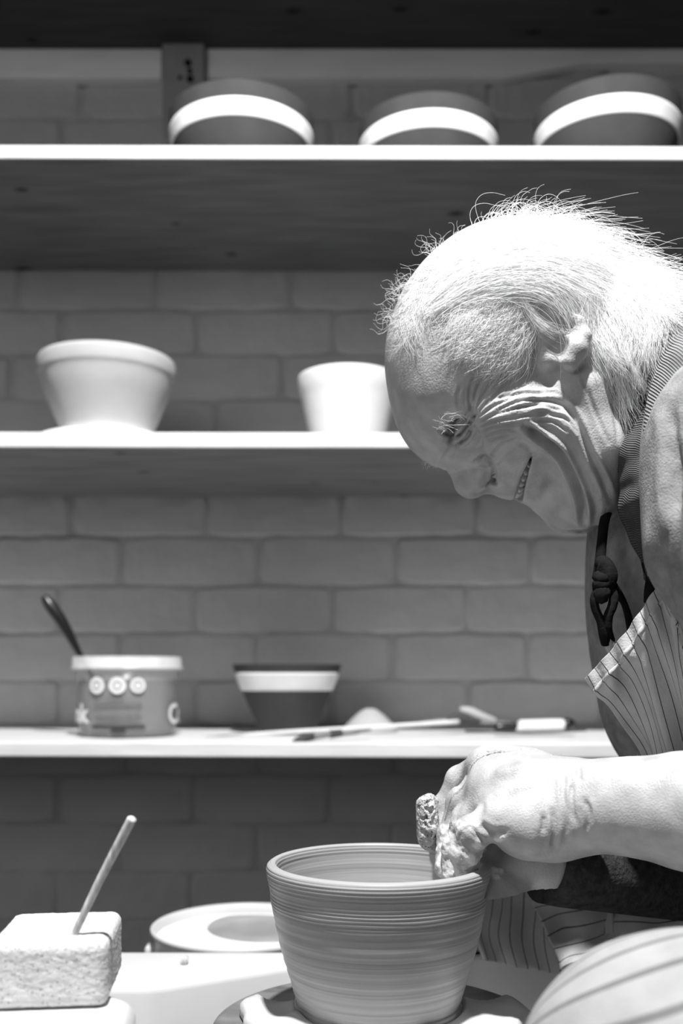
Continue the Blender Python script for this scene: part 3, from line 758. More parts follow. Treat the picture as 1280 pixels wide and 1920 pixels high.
# ================================================================== THE POTTER
YM = 0.76                                                # plane of symmetry of the head, which is seen in profile
def H(px, py, t): return Pn(px, py, YM - t)              # point on the visible side, t metres from that plane
AX = np.array([[.87, 0, -.5], [-.5, 0, -.87], [0, 1, 0]]) # head axes: down the face, forward, sideways
man = empty('person', P(1200, 1500, .78), 'white-haired smiling man in jumper and striped apron bending over the wet pot', 'person')
mloc = np.array(man.location)
f = Field(Pn(690, 1080, YM) + np.array([0, -.105, 0]), Pn(1420, 380, YM) + np.array([0, .105, 0]), .00095, mirror=YM)
# skull, then the masses of the face
f.ell(H(935, 648, 0), (.0845, .0965, .0755), AX, 0)
f.ell(H(968, 838, 0), (.055, .037, .052), AX, .02)
f.ell(H(865, 735, 0), (.040, .055, .060), AX, .02)
f.chain([H(815, 832, 0), H(835, 796, .030), H(872, 755, .048)], [.0095, .0095, .009], .010)            # brow
f.ball(H(940, 785, .052), .017, .016); f.ball(H(1000, 772, .058), .014, .02)                            # cheekbone
f.chain([H(1085, 735, .056), H(1118, 840, .050), H(1110, 925, .028), H(1080, 950, .012)], [.020, .017, .017, .016], .016)   # jaw
f.ell(H(1060, 945, 0), (.017, .0195, .022), AX, .010)                                                   # chin
f.chain([H(1022, 932, 0), H(1030, 905, .018)], [.0125, .012], .008)
f.ell(H(960, 893, .0), (.020, .0125, .020), AX, .008)                                                   # upper lip
f.chain([H(948, 892, .006), H(978, 858, .030)], [.0115, .0110], .008)
f.chain([H(1003, 915, .0), H(1012, 885, .024), H(1010, 862, .034)], [.0100, .0100, .0090], .006)        # lower lip
f.ell(H(975, 812, .040), (.030, .022, .020), AX, .010)                                                  # smiling cheek
f.chain([H(985, 790, .052), H(1055, 815, .053), H(1100, 880, .040), H(1120, 935, .020)], [.014, .013, .014, .013], .016)   # fold from cheek to jowl
# nose
f.chain([H(848, 858, 0), H(860, 880, 0), H(872, 900, 0)], [.0050, .0068, .0078], .004, k0=.006)
f.ell(H(883, 906, 0), (.0118, .0120, .0115), AX, .006)
f.chain([H(868, 872, .006), H(896, 900, .0125)], [.006, .0075], .006)
f.ell(H(907, 888, .0165), (.0085, .0120, .0078), AX, .0018)
f.chain([H(925, 915, 0), H(898, 912, 0)], [.0045, .0045], .005)
f.chain([H(921, 905, .0165), H(917, 890, .0150)], [.0050, .0026], .0012, 'sub')
# eye socket, ball under closed lid
f.ell(H(872, 812, .040), (.014, .011, .013), AX, .008, 'sub')
f.ball(H(879, 806, .0300), .0125, .003)
f.chain([H(852, 822, .026), H(872, 800, .041), H(892, 768, .047)], [.0040, .0050, .0040], .005)         # hanging upper lid
f.chain([H(868, 838, .024), H(890, 815, .036), H(903, 785, .044)], [.0045, .0050, .0040], .006)         # bag under the eye
# open smiling mouth
MOUTH = [(997, 852, .4), (993, 866, 2.6), (987, 882, 4.4), (981, 900, 6.0), (976, 918, 7.2), (970, 945, 8.5)]
def slot(X, Y, Z):
    px = 640 + X / Y * FPX; py = HOR - (Z - CZ) / Y * FPX; best = None
    for (a_, b_) in zip(MOUTH, MOUTH[1:]):
        ax_, ay_, ra = a_; bx_, by_, rb = b_; L = (bx_ - ax_) ** 2 + (by_ - ay_) ** 2
        t = np.clip(((px - ax_) * (bx_ - ax_) + (py - ay_) * (by_ - ay_)) / L, 0, 1)
        d = np.hypot(px - ax_ - t * (bx_ - ax_), py - ay_ - t * (by_ - ay_)) - (ra + t * (rb - ra))
        best = d if best is None else np.minimum(best, d)
    return (best * .00038).astype(np.float32)
f._op(slot, (H(1010, 960, .08), H(960, 845, .08) + np.array([0, .08, 0])), .0012, 'sub') if False else None
lo_ = np.array([H(955, 845, 0)[0] - .01, YM - .08, H(955, 960, 0)[2] - .01]); hi_ = np.array([H(1015, 845, 0)[0] + .005, YM + .001, H(955, 840, 0)[2] + .01])
f._op(slot, (lo_, hi_), .0014, 'sub')
# neck and throat
f.cone(H(1075, 690, 0), H(1330, 760, 0), .054, .062, .018)
f.cone(H(1100, 850, 0), H(1300, 880, 0), .034, .045, .014)
f.chain([H(1120, 760, .044), H(1180, 850, .030), H(1240, 930, .010)], [.008, .008, .009], .012)
# ear
f.ell(H(1045, 640, .066), (.026, .016, .010), AX, .006)
f.chain([H(1030, 590, .072), H(1060, 588, .074), H(1086, 604, .076), H(1096, 630, .078), H(1086, 655, .078)], [.0030, .0032, .0036, .0040, .0045], .003)
f.chain([H(1084, 634, .074), H(1077, 656, .0765), H(1069, 678, .077)], [.0070, .0078, .0066], .004)
f.ell(H(1042, 652, .078), (.0075, .0095, .0095), AX, .003, 'sub')
f.ball(H(1026, 676, .0690), .0055, .007)
V, Q = f.mesh(); N = normals(V, Q)
def cr_(line, w_, d_, bulge=.45): crease(V, N, line, w_, d_, YM, bulge)
# deep folds of the smile
cr_([(985, 800), (1015, 822), (1050, 850), (1075, 895), (1090, 940), (1094, 978)], 6, .0060, .5)
cr_([(918, 868), (935, 845), (962, 828), (985, 834), (1002, 852)], 6, .0012)
cr_([(975, 765), (1020, 752), (1060, 762), (1085, 800), (1105, 850), (1130, 900), (1145, 940)], 6, .0022, .5)
cr_([(1110, 930), (1118, 955), (1112, 985)], 6, .0012)
cr_([(1010, 935), (1022, 928), (1030, 905)], 9, .0008)
cr_([(890, 868), (905, 856), (920, 866), (926, 886), (924, 905)], 4, .0030, .2)
# eye slit, lid and crow's feet
cr_([(850, 822), (864, 814), (878, 797), (890, 776)], 3.4, .0046, .25)
cr_([(820, 800), (832, 812), (848, 816)], 3.4, .0016, .4)
cr_([(858, 834), (874, 822), (886, 803)], 3.4, .0032, .3)
cr_([(845, 830), (850, 806), (868, 790), (880, 772), (886, 752)], 4.0, .0018)
for ln in ([(884, 776), (880, 750), (882, 725), (890, 702)], [(886, 778), (888, 752), (895, 728), (908, 702)], [(888, 780), (898, 755), (910, 735), (928, 708)],
           [(890, 784), (906, 762), (925, 745), (948, 722)], [(892, 788), (912, 770), (940, 755), (975, 738)], [(892, 794), (920, 780), (950, 770), (990, 760)],
           [(894, 800), (925, 790), (960, 784), (1000, 776)], [(900, 808), (930, 800), (965, 795), (990, 790)], [(905, 818), (935, 808), (965, 806)], [(912, 828), (935, 820), (960, 816)], [(925, 772), (980, 752), (1040, 752)], [(960, 766), (1010, 760), (1055, 770)], [(930, 748), (975, 738), (1020, 738)], [(1000, 790), (1035, 790), (1062, 808)], [(1030, 778), (1062, 786), (1080, 812)]):
    cr_(ln, 2.9, .00095, .6)
for ln in ([(862, 770), (858, 745), (864, 722)], [(820, 800), (834, 790), (846, 776)], [(830, 866), (838, 850), (846, 842)], [(1000, 742), (1035, 738), (1062, 750)], [(1090, 700), (1110, 760), (1140, 830)], [(1130, 700), (1150, 770), (1160, 830)],):
    cr_(ln, 4.0, .0007, .5)
# unevenness of old skin
def lump(p, s, seed):
    r = np.random.default_rng(seed); o = np.zeros(len(p))
    for _ in range(14):
        k = r.normal(0, 1, 3) * s; o += np.sin(p @ k + r.uniform(0, 6.28))
    return o / 14
V += N * (.0009 * lump(V, 90, 3) + .00012 * lump(V, 420, 4))[:, None]
EARC = seen(V, YM)
# ---- hands and forearms
g = Field(Pn(770, 1720, .60) + np.array([0, 0, -.005]), np.array([.40, .905, Pn(900, 1375, .78)[2] + .02]), .0013)
A = Pn
# near (left) forearm and hand
g.chain([A(1460, 1545, .615), A(1290, 1520, .645), A(1180, 1512, .655), A(1110, 1510, .665), A(1055, 1510, .675)], [.044, .0365, .0300, .0272, .0285], .012)
g.chain([A(1110, 1535, .680), A(1050, 1545, .680)], [.022, .022], .012)
g.chain([A(1060, 1478, .690), A(985, 1458, .700), A(925, 1445, .712), A(908, 1437, .715)], [.020, .0190, .0165, .0120], .012)   # back of the hand, thumb side
g.chain([A(1060, 1500, .675), A(985, 1490, .682), A(920, 1482, .688)], [.024, .0230, .0165], .012)
g.chain([A(1060, 1540, .665), A(990, 1545, .664), A(935, 1532, .664)], [.022, .0205, .0145], .012)      # little-finger side
g.chain([A(1030, 1562, .672), A(970, 1560, .672)], [.0170, .0130], .010)                                # heel of the hand
# fingers: index, middle, ring, little (knuckle, middle joint, end joint, tip)
for pts, rs in (([(912, 1432, .722), (862, 1462, .735), (836, 1510, .738), (830, 1572, .728)], [.0112, .0098, .0088, .0074]),
                ([(912, 1462, .702), (864, 1505, .712), (845, 1565, .712), (834, 1628, .702)], [.0112, .0100, .0090, .0074]),
                ([(918, 1500, .684), (874, 1535, .692), (856, 1590, .693), (850, 1648, .690)], [.0108, .0098, .0088, .0072]),
                ([(935, 1535, .664), (888, 1560, .664), (872, 1598, .668), (876, 1634, .676)], [.0105, .0108, .0092, .0074])):
    P4 = [A(*p) for p in pts]
    g.chain(P4, rs, .0022, k0=.006)
    for q_, r_ in zip(P4[1:3], rs[1:3]): g.ball(q_, r_ * 1.06, .003)
g.chain([A(985, 1520, .730), A(915, 1535, .752), A(860, 1545, .758), A(824, 1548, .752)], [.014, .0115, .0100, .0082], .004)   # thumb on the far side of the sponge
# far (right) forearm and the hand cupping the pot
g.chain([A(1400, 1660, .81), A(1240, 1650, .785), A(1120, 1636, .745), A(1055, 1626, .730)], [.028, .024, .022, .0225], .012)
g.chain([A(1060, 1620, 0.735), A(1000, 1612, 0.720), A(965, 1612, 0.710)], [.026, .024, .020], .012)
for pts, rs in (([(970, 1598, 0.730), (938, 1600, 0.716), (920, 1625, 0.703), (912, 1648, 0.690)], [.0110, .0098, .0088, .0074]),
                ([(970, 1615, 0.723), (942, 1625, 0.706), (926, 1650, 0.693), (915, 1672, 0.680)], [.0110, .0098, .0088, .0074]),
                ([(978, 1630, 0.718), (955, 1648, 0.700), (935, 1668, 0.686), (920, 1690, 0.675)], [.0105, .0094, .0084, .0070]),
                ([(990, 1640, 0.716), (970, 1660, 0.700), (950, 1678, 0.686), (936, 1692, 0.678)], [.0100, .0086, .0076, .0064])):
    g.chain([A(*p) for p in pts], rs, .0022, k0=.006)
g.chain([A(1010, 1590, 0.715), A(960, 1590, 0.710), A(925, 1590, 0.707)], [.013, .0105, .0085], .005)
V2, Q2 = g.mesh(); N2 = normals(V2, Q2)
def c2(line, w_, d_, bulge=.45): crease(V2, N2, line, w_, d_, None, bulge)
for ln in ([(1058, 1455), (1056, 1490), (1064, 1530), (1060, 1575)], [(1072, 1470), (1070, 1500), (1078, 1545)], [(1036, 1520), (1040, 1560), (1036, 1590)], [(1020, 1530), (1018, 1560)], [(1096, 1500), (1104, 1525), (1100, 1560)], [(1085, 1440), (1084, 1462)]):
    c2(ln, 5, .0013, .5)
for k in range(6): c2([(868 + 4 * k, 1556 + 3 * k), (880 + 4 * k, 1550 + 4 * k), (890 + 3 * k, 1554 + 5 * k)], 2.6, .0007, .6)
c2([(876, 1440), (866, 1470), (862, 1500), (850, 1535)], 7, .0014, .5); c2([(900, 1545), (925, 1560), (950, 1558)], 6, .0014, .5)
c2([(905, 1500), (898, 1530), (880, 1545)], 6, .0011, .5)
for ln in ([(1000, 1420), (960, 1440), (925, 1450)], [(1010, 1470), (960, 1478), (925, 1490)]): c2(ln, 8, -.0010, .3)
V2 += N2 * (.0007 * lump(V2, 90, 9) + .00010 * lump(V2, 400, 5))[:, None]
# clay on the fingers: thickened, paler patches
s2 = seen(V2); cl = np.zeros(len(V2))
for (cx, cy, rr) in ((838, 1570, 22), (856, 1548, 16), (848, 1600, 24), (840, 1632, 22), (866, 1636, 18), (882, 1610, 16), (938, 1568, 9), (835, 1600, 20), (852, 1580, 16), (896, 1585, 12), (925, 1640, 14)):
    dd = np.hypot(s2[:, 0] - cx, s2[:, 1] - cy) / rr
    cl = np.maximum(cl, np.clip(1.4 - dd, 0, 1))
nz = lump(V2, 900, 21) * 2.2 + lump(V2, 300, 22) * 1.5
cl = np.clip(cl * 1.1 + nz * .7 - .25, 0, 1) * (cl > 0)
cl = cl * cl * (3 - 2 * cl)
V2 += N2 * (.0010 * cl)[:, None]
# ---- torso under the clothes, legs
b = Field((.05, .35, -.0), (.80, 1.25, 1.35), .007)
b.ell(A(1560, 1150, .80), (.13, .20, .26), np.eye(3), .02)
b.chain([A(1330, 760, YM), A(1480, 900, .79)], [.058, .09], .03)
for (d0, s_) in ((.60, 1), (.99, -1)):
    b.cone(A(1520, 880, .80), A(1470, 900, d0 + .02 * s_), .07, .055, .03)
b.chain([A(1470, 900, .62), A(1600, 1400, .60), A(1460, 1545, .615)], [.045, .040, .044], .015)
b.chain([A(1470, 900, .98), A(1500, 1400, .98), A(1400, 1660, .81)], [.050, .040, .027], .015)
b.chain([(.55, .80, .62), (.54, .80, .535)], [.13, .13], .03)
b.chain([(.52, .70, .50), (.31, .50, .60)], [.085, .065], .02)
b.chain([(.52, .92, .50), (.36, .98, .55)], [.085, .065], .02)
b.chain([(.31, .50, .60), (.33, .54, .09)], [.058, .038], .02)
b.chain([(.36, .98, .55), (.38, 1.0, .09)], [.058, .038], .02)
V3, Q3 = b.mesh()
VV = np.concatenate([V, V2, V3]) - mloc
QQ = np.concatenate([Q, Q2 + len(V), Q3 + len(V) + len(V2)])
me = np_mesh(VV, QQ)
at = me.attributes.new('clay', 'FLOAT', 'POINT')
cc = np.zeros(len(me.vertices), np.float32); cc[len(V):len(V) + len(V2)] = cl; at.data.foreach_set('value', cc)
body = link('body', me, M['skin'], man)

mi = Field(H(1060, 960, 0) + np.array([-.06, -.05, 0]), H(1060, 830, 0) + np.array([.01, .05, .01]), .0015)
mi.ell(H(1008, 868, 0), (.024, .0165, .034), AX, 0)
Vm, Qm = mi.mesh(); link('mouth_inside', np_mesh(Vm - mloc, Qm), M['mouth'], man)
# teeth
for i, (px, py, t, s_) in enumerate([(990, 868, .0345, .8), (984, 880, .0295, .95), (979, 891, .0235, 1.0), (975, 901, .0170, 1.0), (972, 911, .0100, 1.05), (970, 918, .0035, 1.1)]):
    for sd in (1, -1):
        bm = box_bm(.0062 * s_, .0052 * s_, .0078 * s_, .0020, 3)
        R = Matrix.Rotation(math.radians(-33), 4, 'Y') @ Matrix.Rotation(0, 4, 'Z')
        q = H(px, py, t); q = np.array([q[0], YM + (YM - q[1]) * (-1 if sd == 1 else 1), q[2]])
        o = link('tooth', bm_mesh(bm), M['tooth'], man); o.matrix_local = Matrix.Translation(Vector(q - mloc) + Vector((.0006, 0, -.0006))) @ R
# ---- hair
skull_c = np.array(H(935, 648, 0)); RAD = np.array([.0845, .0965, .0755])
def on_skull(px, py, lift, dfall):
    """meet the line of sight with the skull ellipsoid grown by `lift`; off the outline keep the last depth"""
    D = np.stack([(px - 640) / FPX, np.ones_like(px), -(py - HOR) / FPX], -1); O = np.array([0, 0, CZ])
    r = RAD[None, :] + lift[:, None]
    Dl = (D @ AX.T) / r; Ol = ((O - skull_c) @ AX.T)[None, :] / r
    a_ = (Dl ** 2).sum(1); b_ = (Dl * Ol).sum(1); c_ = (Ol ** 2).sum(1) - 1
    disc = b_ * b_ - a_ * c_
    t = np.where(disc > 0, (-b_ - np.sqrt(np.maximum(disc, 0))) / a_, -b_ / a_)
    edge = disc <= 0
    t = np.where(edge & (dfall > 0), dfall, t)
    wn = np.clip((px - 1040) / 70, 0, 1); wn = wn * wn * (3 - 2 * wn)
    tn = (.060 * np.sqrt(np.maximum(1 - ((py - 650) / 190) ** 2, 0)) + lift) * wn
    t = np.minimum(t, YM - tn)
    return O + D * t[:, None], t
def grow(starts, guides, steps, stepl, lift0, lift1, wild, curl=0.0, seed=1, keep=.0, spread=0.35):
    r = np.random.default_rng(seed)
    gp, gt, gw = [], [], []
    for gline in guides:
        a_ = np.array(crs([list(q) for q in gline], 6)); tt = np.gradient(a_, axis=0); tt /= np.linalg.norm(tt, axis=1, keepdims=True)
        gp.append(a_); gt.append(tt)
    gp = np.concatenate(gp); gt = np.concatenate(gt)
    p = starts.copy(); n = len(p); out = []; last = np.full(n, -1.0)
    ph = r.uniform(0, 6.28, n); amp = r.normal(0, wild, n); lf = r.uniform(.0, 1, n) ** 1.5
    L = stepl * r.uniform(.65, 1.25, n)
    for k in range(steps):
        u = k / (steps - 1)
        lift = lift0 + (lift1 - lift0) * lf * (u ** .8)
        q, last = on_skull(p[:, 0], p[:, 1], np.broadcast_to(lift, (n,)), last)
        out.append(q)
        d2 = ((p[:, None, :] - gp[None]) ** 2).sum(2); wgt = 1 / (d2 + 120.) ** 2
        t = (wgt[:, :, None] * gt[None]).sum(1); t /= np.linalg.norm(t, axis=1, keepdims=True) + 1e-9
        an = amp * (.4 + u) + curl * np.sin(ph + u * 5) + r.normal(0, wild * .25, n)
        c, s_ = np.cos(an), np.sin(an)
        t = np.stack([t[:, 0] * c - t[:, 1] * s_, t[:, 0] * s_ + t[:, 1] * c], 1)
        p = p + t * L[:, None]
    return np.stack(out, 1)
def in_poly(n, poly, seed):
    r = np.random.default_rng(seed); poly = np.array(poly, float); lo, hi = poly.min(0), poly.max(0); res = []
    while len(res) < n:
        p = r.uniform(lo, hi, (n * 2, 2)); ins = np.zeros(len(p), bool); j = len(poly) - 1
        for i in range(len(poly)):
            xi, yi = poly[i]; xj, yj = poly[j]
            ins ^= ((yi > p[:, 1]) != (yj > p[:, 1])) & (p[:, 0] < (xj - xi) * (p[:, 1] - yi) / (yj - yi + 1e-9) + xi); j = i
        res.extend(p[ins])
    return np.array(res[:n])
main = [[(770, 520), (830, 465), (900, 432), (1000, 420), (1100, 440), (1190, 490), (1290, 545)],
        [(790, 560), (870, 500), (980, 470), (1100, 490), (1200, 540), (1275, 600)],
        [(830, 600), (900, 550), (1000, 525), (1110, 560), (1180, 610), (1215, 670)],
        [(1060, 540), (1110, 580), (1150, 630), (1165, 690)],
        [(1080, 570), (1105, 620), (1130, 660)],
        [(1180, 560), (1225, 600), (1225, 650)]]
top = in_poly(5200, [(800, 520), (870, 455), (960, 430), (1060, 432), (1110, 480), (1140, 560), (1080, 575), (1000, 560), (920, 570), (850, 590), (790, 600)], 5)
hp = grow(top, main, 16, 17, .002, .016, .16, .10, 1)
side = in_poly(900, [(1060, 520), (1120, 520), (1160, 560), (1150, 600), (1090, 590), (1050, 560)], 6)
hp2 = grow(side, main, 14, 11, .003, .020, .20, .25, 2)
back = in_poly(1500, [(1090, 450), (1150, 500), (1190, 560), (1150, 560), (1100, 510)], 7)
hp3 = grow(back, main, 14, 13, .004, .024, .25, .2, 3)
side_g = [[(1000, 560), (960, 600), (920, 640), (880, 665), (855, 680)], [(1010, 590), (985, 640), (960, 675), (930, 700)], [(900, 560), (870, 600), (850, 640), (845, 670)], [(980, 520), (930, 560), (880, 610), (860, 650)]]
temple = in_poly(2300, [(880, 545), (960, 520), (1015, 560), (1005, 620), (990, 665), (940, 660), (890, 630), (860, 600)], 8)
hp4 = grow(temple, side_g, 10, 8, .0015, .007, .35, .45, 4)
thin_g = [[(830, 480), (780, 520), (745, 570), (720, 610)], [(900, 470), (840, 520), (800, 580), (780, 630)]]
thin = in_poly(420, [(775, 520), (850, 460), (880, 500), (830, 580), (760, 640), (745, 590)], 9)
hp5 = grow(thin, thin_g, 9, 6, .001, .006, .5, .5, 5)
up_g = [[(900, 440), (940, 415), (1000, 400), (1080, 415)], [(960, 440), (1000, 400), (1060, 390), (1110, 420)], [(1080, 440), (1130, 440), (1200, 480), (1260, 500)]]
crown = in_poly(520, [(880, 446), (960, 426), (1050, 428), (1180, 490), (1120, 500), (1000, 450), (900, 460)], 10)
hp6 = grow(crown, up_g, 13, 9, .003, .009, .34, 1.1, 6)
edge_g = [[(820, 470), (800, 455), (790, 440)], [(760, 540), (740, 530), (728, 520)], [(727, 600), (712, 590), (705, 575)], [(1200, 490), (1225, 460), (1232, 430)], [(880, 440), (900, 415), (930, 400)]]
edge = np.concatenate([in_poly(34, [(800, 470), (870, 440), (880, 450), (810, 485)], 12), in_poly(22, [(735, 560), (770, 510), (778, 520), (742, 570)], 13), in_poly(16, [(723, 610), (733, 570), (740, 580), (732, 620)], 14)])
hp7 = grow(edge, edge_g, 10, 4.5, .001, .001, .7, 1.0, 7)
lock_g = [[(980, 555), (1000, 590), (1030, 615), (1065, 625)]]
lock = np.stack([np.linspace(970, 988, 90) + rng.normal(0, 3.5, 90), np.linspace(545, 570, 90) + rng.normal(0, 4, 90)], 1)
hp8 = grow(lock, lock_g, 12, 8.5, .004, .009, .11, .12, 8)
beh_g = [[(1075, 575), (1090, 620), (1120, 660), (1150, 690)], [(1110, 560), (1125, 620), (1150, 670), (1180, 690)], [(1130, 520), (1180, 560), (1200, 620), (1185, 690)],
         [(1160, 500), (1215, 550), (1235, 610), (1205, 680)], [(1190, 500), (1245, 540), (1275, 590), (1280, 640)]]
hang = in_poly(2600, [(1080, 500), (1130, 470), (1190, 510), (1220, 560), (1200, 610), (1150, 620), (1100, 600), (1070, 560)], 25)
hp10 = grow(hang, beh_g, 14, 9, .006, .018, .14, .20, 19)
beh = in_poly(500, [(1065, 570), (1130, 560), (1150, 620), (1100, 620)], 15)
hp9 = grow(beh, beh_g, 12, 9, .004, .012, .22, .3, 9)
def resamp(a_, K=14):
    x = np.linspace(0, 1, a_.shape[1]); y = np.linspace(0, 1, K); i = np.clip((y * (a_.shape[1] - 1)).astype(int), 0, a_.shape[1] - 2); fr = y * (a_.shape[1] - 1) - i
    return a_[:, i] * (1 - fr)[None, :, None] + a_[:, i + 1] * fr[None, :, None]
allh = np.concatenate([resamp(x) for x in (hp, hp2, hp3, hp4, hp6, hp9, hp10)])
far = np.concatenate([resamp(x) for x in (hp[::2], hp2[::3], hp3[::2], hp4[::3])]).copy(); far[..., 1] = 2 * YM - far[..., 1]
hair = strands('hair', np.concatenate([allh, far]), .00017, .00007, M['hair'], man); hair['kind'] = 'stuff'
fine = strands('stray_hair', np.concatenate([resamp(x) for x in (hp5, hp7, hp8)]), .00010, .00005, M['hair'], man); fine['kind'] = 'stuff'
# eyebrows and a few long brow hairs
def tuft(n, box, dirs, ln, depth_t, seed, curlv=.5):
    r = np.random.default_rng(seed); out = []
    for _ in range(n):
        x, y = r.uniform(box[0], box[2]), r.uniform(box[1], box[3]); a_ = math.radians(r.normal(dirs, 26)); p_ = []; l = ln * r.uniform(.5, 1.2); c_ = r.normal(0, curlv)
        t0 = depth_t + r.uniform(-.004, .004)
        for k in range(8):
            p_.append(H(x, y, t0 + .0005 * k)); x += math.cos(a_) * l / 8; y += math.sin(a_) * l / 8; a_ += c_ / 4
        out.append(p_)
    return np.array(out)
brow = np.concatenate([tuft(160, (800, 840, 832, 862), 105, 24, -.006, 1), tuft(16, (822, 790, 862, 808), 165, 22, .046, 2), tuft(8, (850, 770, 880, 788), 175, 26, .052, 3)])
lng = []
for pts in ([(880, 796), (850, 797), (832, 795), (822, 780)], [(872, 788), (855, 776), (836, 777), (828, 786), (850, 790)], [(876, 783), (862, 778), (842, 782)], [(850, 812), (838, 803), (818, 805)], [(858, 806), (836, 798), (820, 803)], [(884, 769), (860, 772), (846, 776)]):
    a_ = np.array(crs([H(x, y, .057 + .0012 * i) for i, (x, y) in enumerate(pts)], 6)); i = np.linspace(0, len(a_) - 1, 8).astype(int); lng.append(a_[i])
eb = strands('eyebrow', np.concatenate([brow, np.array(lng)]), .00013, .00005, M['brow_hair'], man); eb['kind'] = 'stuff'
# hairs along the forearm and over the wrist
r = np.random.default_rng(31); out = []
for _ in range(420):
    x = r.uniform(900, 1290) if r.random() < .8 else r.uniform(830, 900)
    ytop = np.interp(x, [830, 860, 905, 940, 1040, 1110, 1200, 1290], [1478, 1442, 1406, 1405, 1420, 1430, 1424, 1417]); dd = np.interp(x, [900, 1290], [.70, .655])
    y = ytop + r.uniform(2, 5); a_ = math.radians(r.normal(-25, 28)); l = r.uniform(8, 20) * (1 if x > 950 else .5); p_ = []; c_ = r.normal(.5, .5)
    for k in range(7): p_.append(Pn(x, y, dd + r.uniform(-.0008, .0008))); x += math.cos(a_) * l / 7; y += math.sin(a_) * l / 7; a_ += c_ / 4
    out.append(p_)
ah = strands('arm_hair', np.array(out), .00007, .00004, M['arm_hair'], man); ah['kind'] = 'stuff'

# ---- clothes
LAST = [None]
def wave(U, V, comps):
    o = 0
    for (a_, fu, fv, ph) in comps: o = o + a_ * np.sin(6.283 * (fu * U + fv * V) + ph)
    return o
def cloth(name, ctrl, m, disp, thick=.002, us=1, vs=1, parent=man, nu=14, nv=14):
    me = patch(ctrl, nu, nv, disp, uscale=us, vscale=vs)
    for v in me.vertices: v.co -= Vector(parent.location)
    LAST[0] = me; return solid(link(name, me, m, parent), thick)
# jumper: chest, near arm and shoulder as one knitted body
t = Field((.17, .48, .55), (.75, 1.12, 1.32), .0042)
t.ell(A(1400, 1130, .79), (.110, .155, .205), np.eye(3), .02)
t.ell(A(1235, 1080, .80), (.040, .080, .085), np.eye(3), .04)
t.chain([A(1262, 1320, .80), A(1300, 1000, .79)], [.05, .07], .04)
t.cone(A(1330, 800, .70), A(1380, 860, .66), .045, .060, .03)
t.chain([A(1385, 800, .665), A(1400, 1010, .635), A(1500, 1200, .63), A(1560, 1400, .61)], [.052, .056, .052, .050], .03)
t.chain([A(1385, 800, .90), A(1450, 1100, .97), A(1480, 1400, .97)], [.058, .060, .055], .03)
t.cone(A(1370, 700, .79), A(1450, 820, .80), .060, .09, .03)
t.ell(A(1600, 1200, .80), (.14, .19, .28), np.eye(3), .03)
Vt, Qt = t.mesh(); Nt = normals(Vt, Qt)
for ln in ([(1255, 760), (1262, 860), (1258, 960)], [(1275, 840), (1262, 1000), (1262, 1120)], [(1240, 980), (1238, 1060), (1250, 1140), (1285, 1200)]): crease(Vt, Nt, ln, 12, .004, None, .5)
Vt += Nt * (.0022 * lump(Vt, 60, 12) + .0004 * lump(Vt, 200, 13))[:, None]
link('jumper', np_mesh(Vt - mloc, Qt), M['sweater'], man)
cloth_arm = [A(1022, 1616, .724), A(1060, 1624, .730), A(1120, 1636, .745), A(1240, 1650, .785), A(1400, 1660, .81)]
link('added_sleeve', tube([Vector(p_ - mloc) for p_ in cloth_arm], [.0300, .0300, .0285, .0300, .0340], 32, 8), M['shade_wool'], man)  # sleeve added over the far forearm, near-black in place of its shade
# ribbed neckline along the near shoulder
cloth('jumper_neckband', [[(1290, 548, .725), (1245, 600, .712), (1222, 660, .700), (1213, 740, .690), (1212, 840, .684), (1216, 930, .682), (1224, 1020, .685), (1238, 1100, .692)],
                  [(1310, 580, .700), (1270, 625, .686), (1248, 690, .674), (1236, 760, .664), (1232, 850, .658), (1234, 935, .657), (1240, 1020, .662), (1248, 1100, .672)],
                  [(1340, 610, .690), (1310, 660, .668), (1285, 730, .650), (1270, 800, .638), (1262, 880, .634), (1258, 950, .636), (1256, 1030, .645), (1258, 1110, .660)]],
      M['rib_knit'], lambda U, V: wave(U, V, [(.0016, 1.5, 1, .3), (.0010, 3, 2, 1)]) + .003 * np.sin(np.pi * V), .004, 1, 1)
for l in LAST[0].uv_layers[0].data:                       # ribs run across the band
    if 1: l.uv = (l.uv[1], l.uv[0] * 1.35)
# dark herringbone tape at the back of the collar, and the grey placket below it
cloth('collar_tape', [[(1222, 640, 0.717), (1196, 720, 0.717), (1178, 770, 0.717), (1158, 815, 0.710), (1150, 850, 0.704), (1160, 890, 0.702), (1162, 930, 0.704), (1172, 980, 0.708), (1190, 1030, 0.712), (1212, 1085, 0.712)],
                  [(1235, 650, 0.697), (1218, 720, 0.694), (1210, 770, 0.692), (1200, 820, 0.686), (1192, 860, 0.682), (1194, 900, 0.680), (1198, 940, 0.681), (1206, 985, 0.685), (1216, 1035, 0.690), (1228, 1090, 0.694)],
                  [(1250, 655, 0.687), (1240, 725, 0.680), (1236, 775, 0.676), (1232, 820, 0.672), (1230, 860, 0.670), (1230, 900, 0.669), (1232, 940, 0.670), (1236, 985, 0.672), (1240, 1035, 0.677), (1246, 1095, 0.682)]],
      M['herring'], lambda U, V: wave(U, V, [(.0015, 3, .5, 0), (.0008, 7, 1, 1)]), .003)
me_ = LAST[0]
for l in me_.uv_layers[0].data: l.uv = (l.uv[1], l.uv[0] * 1.1)
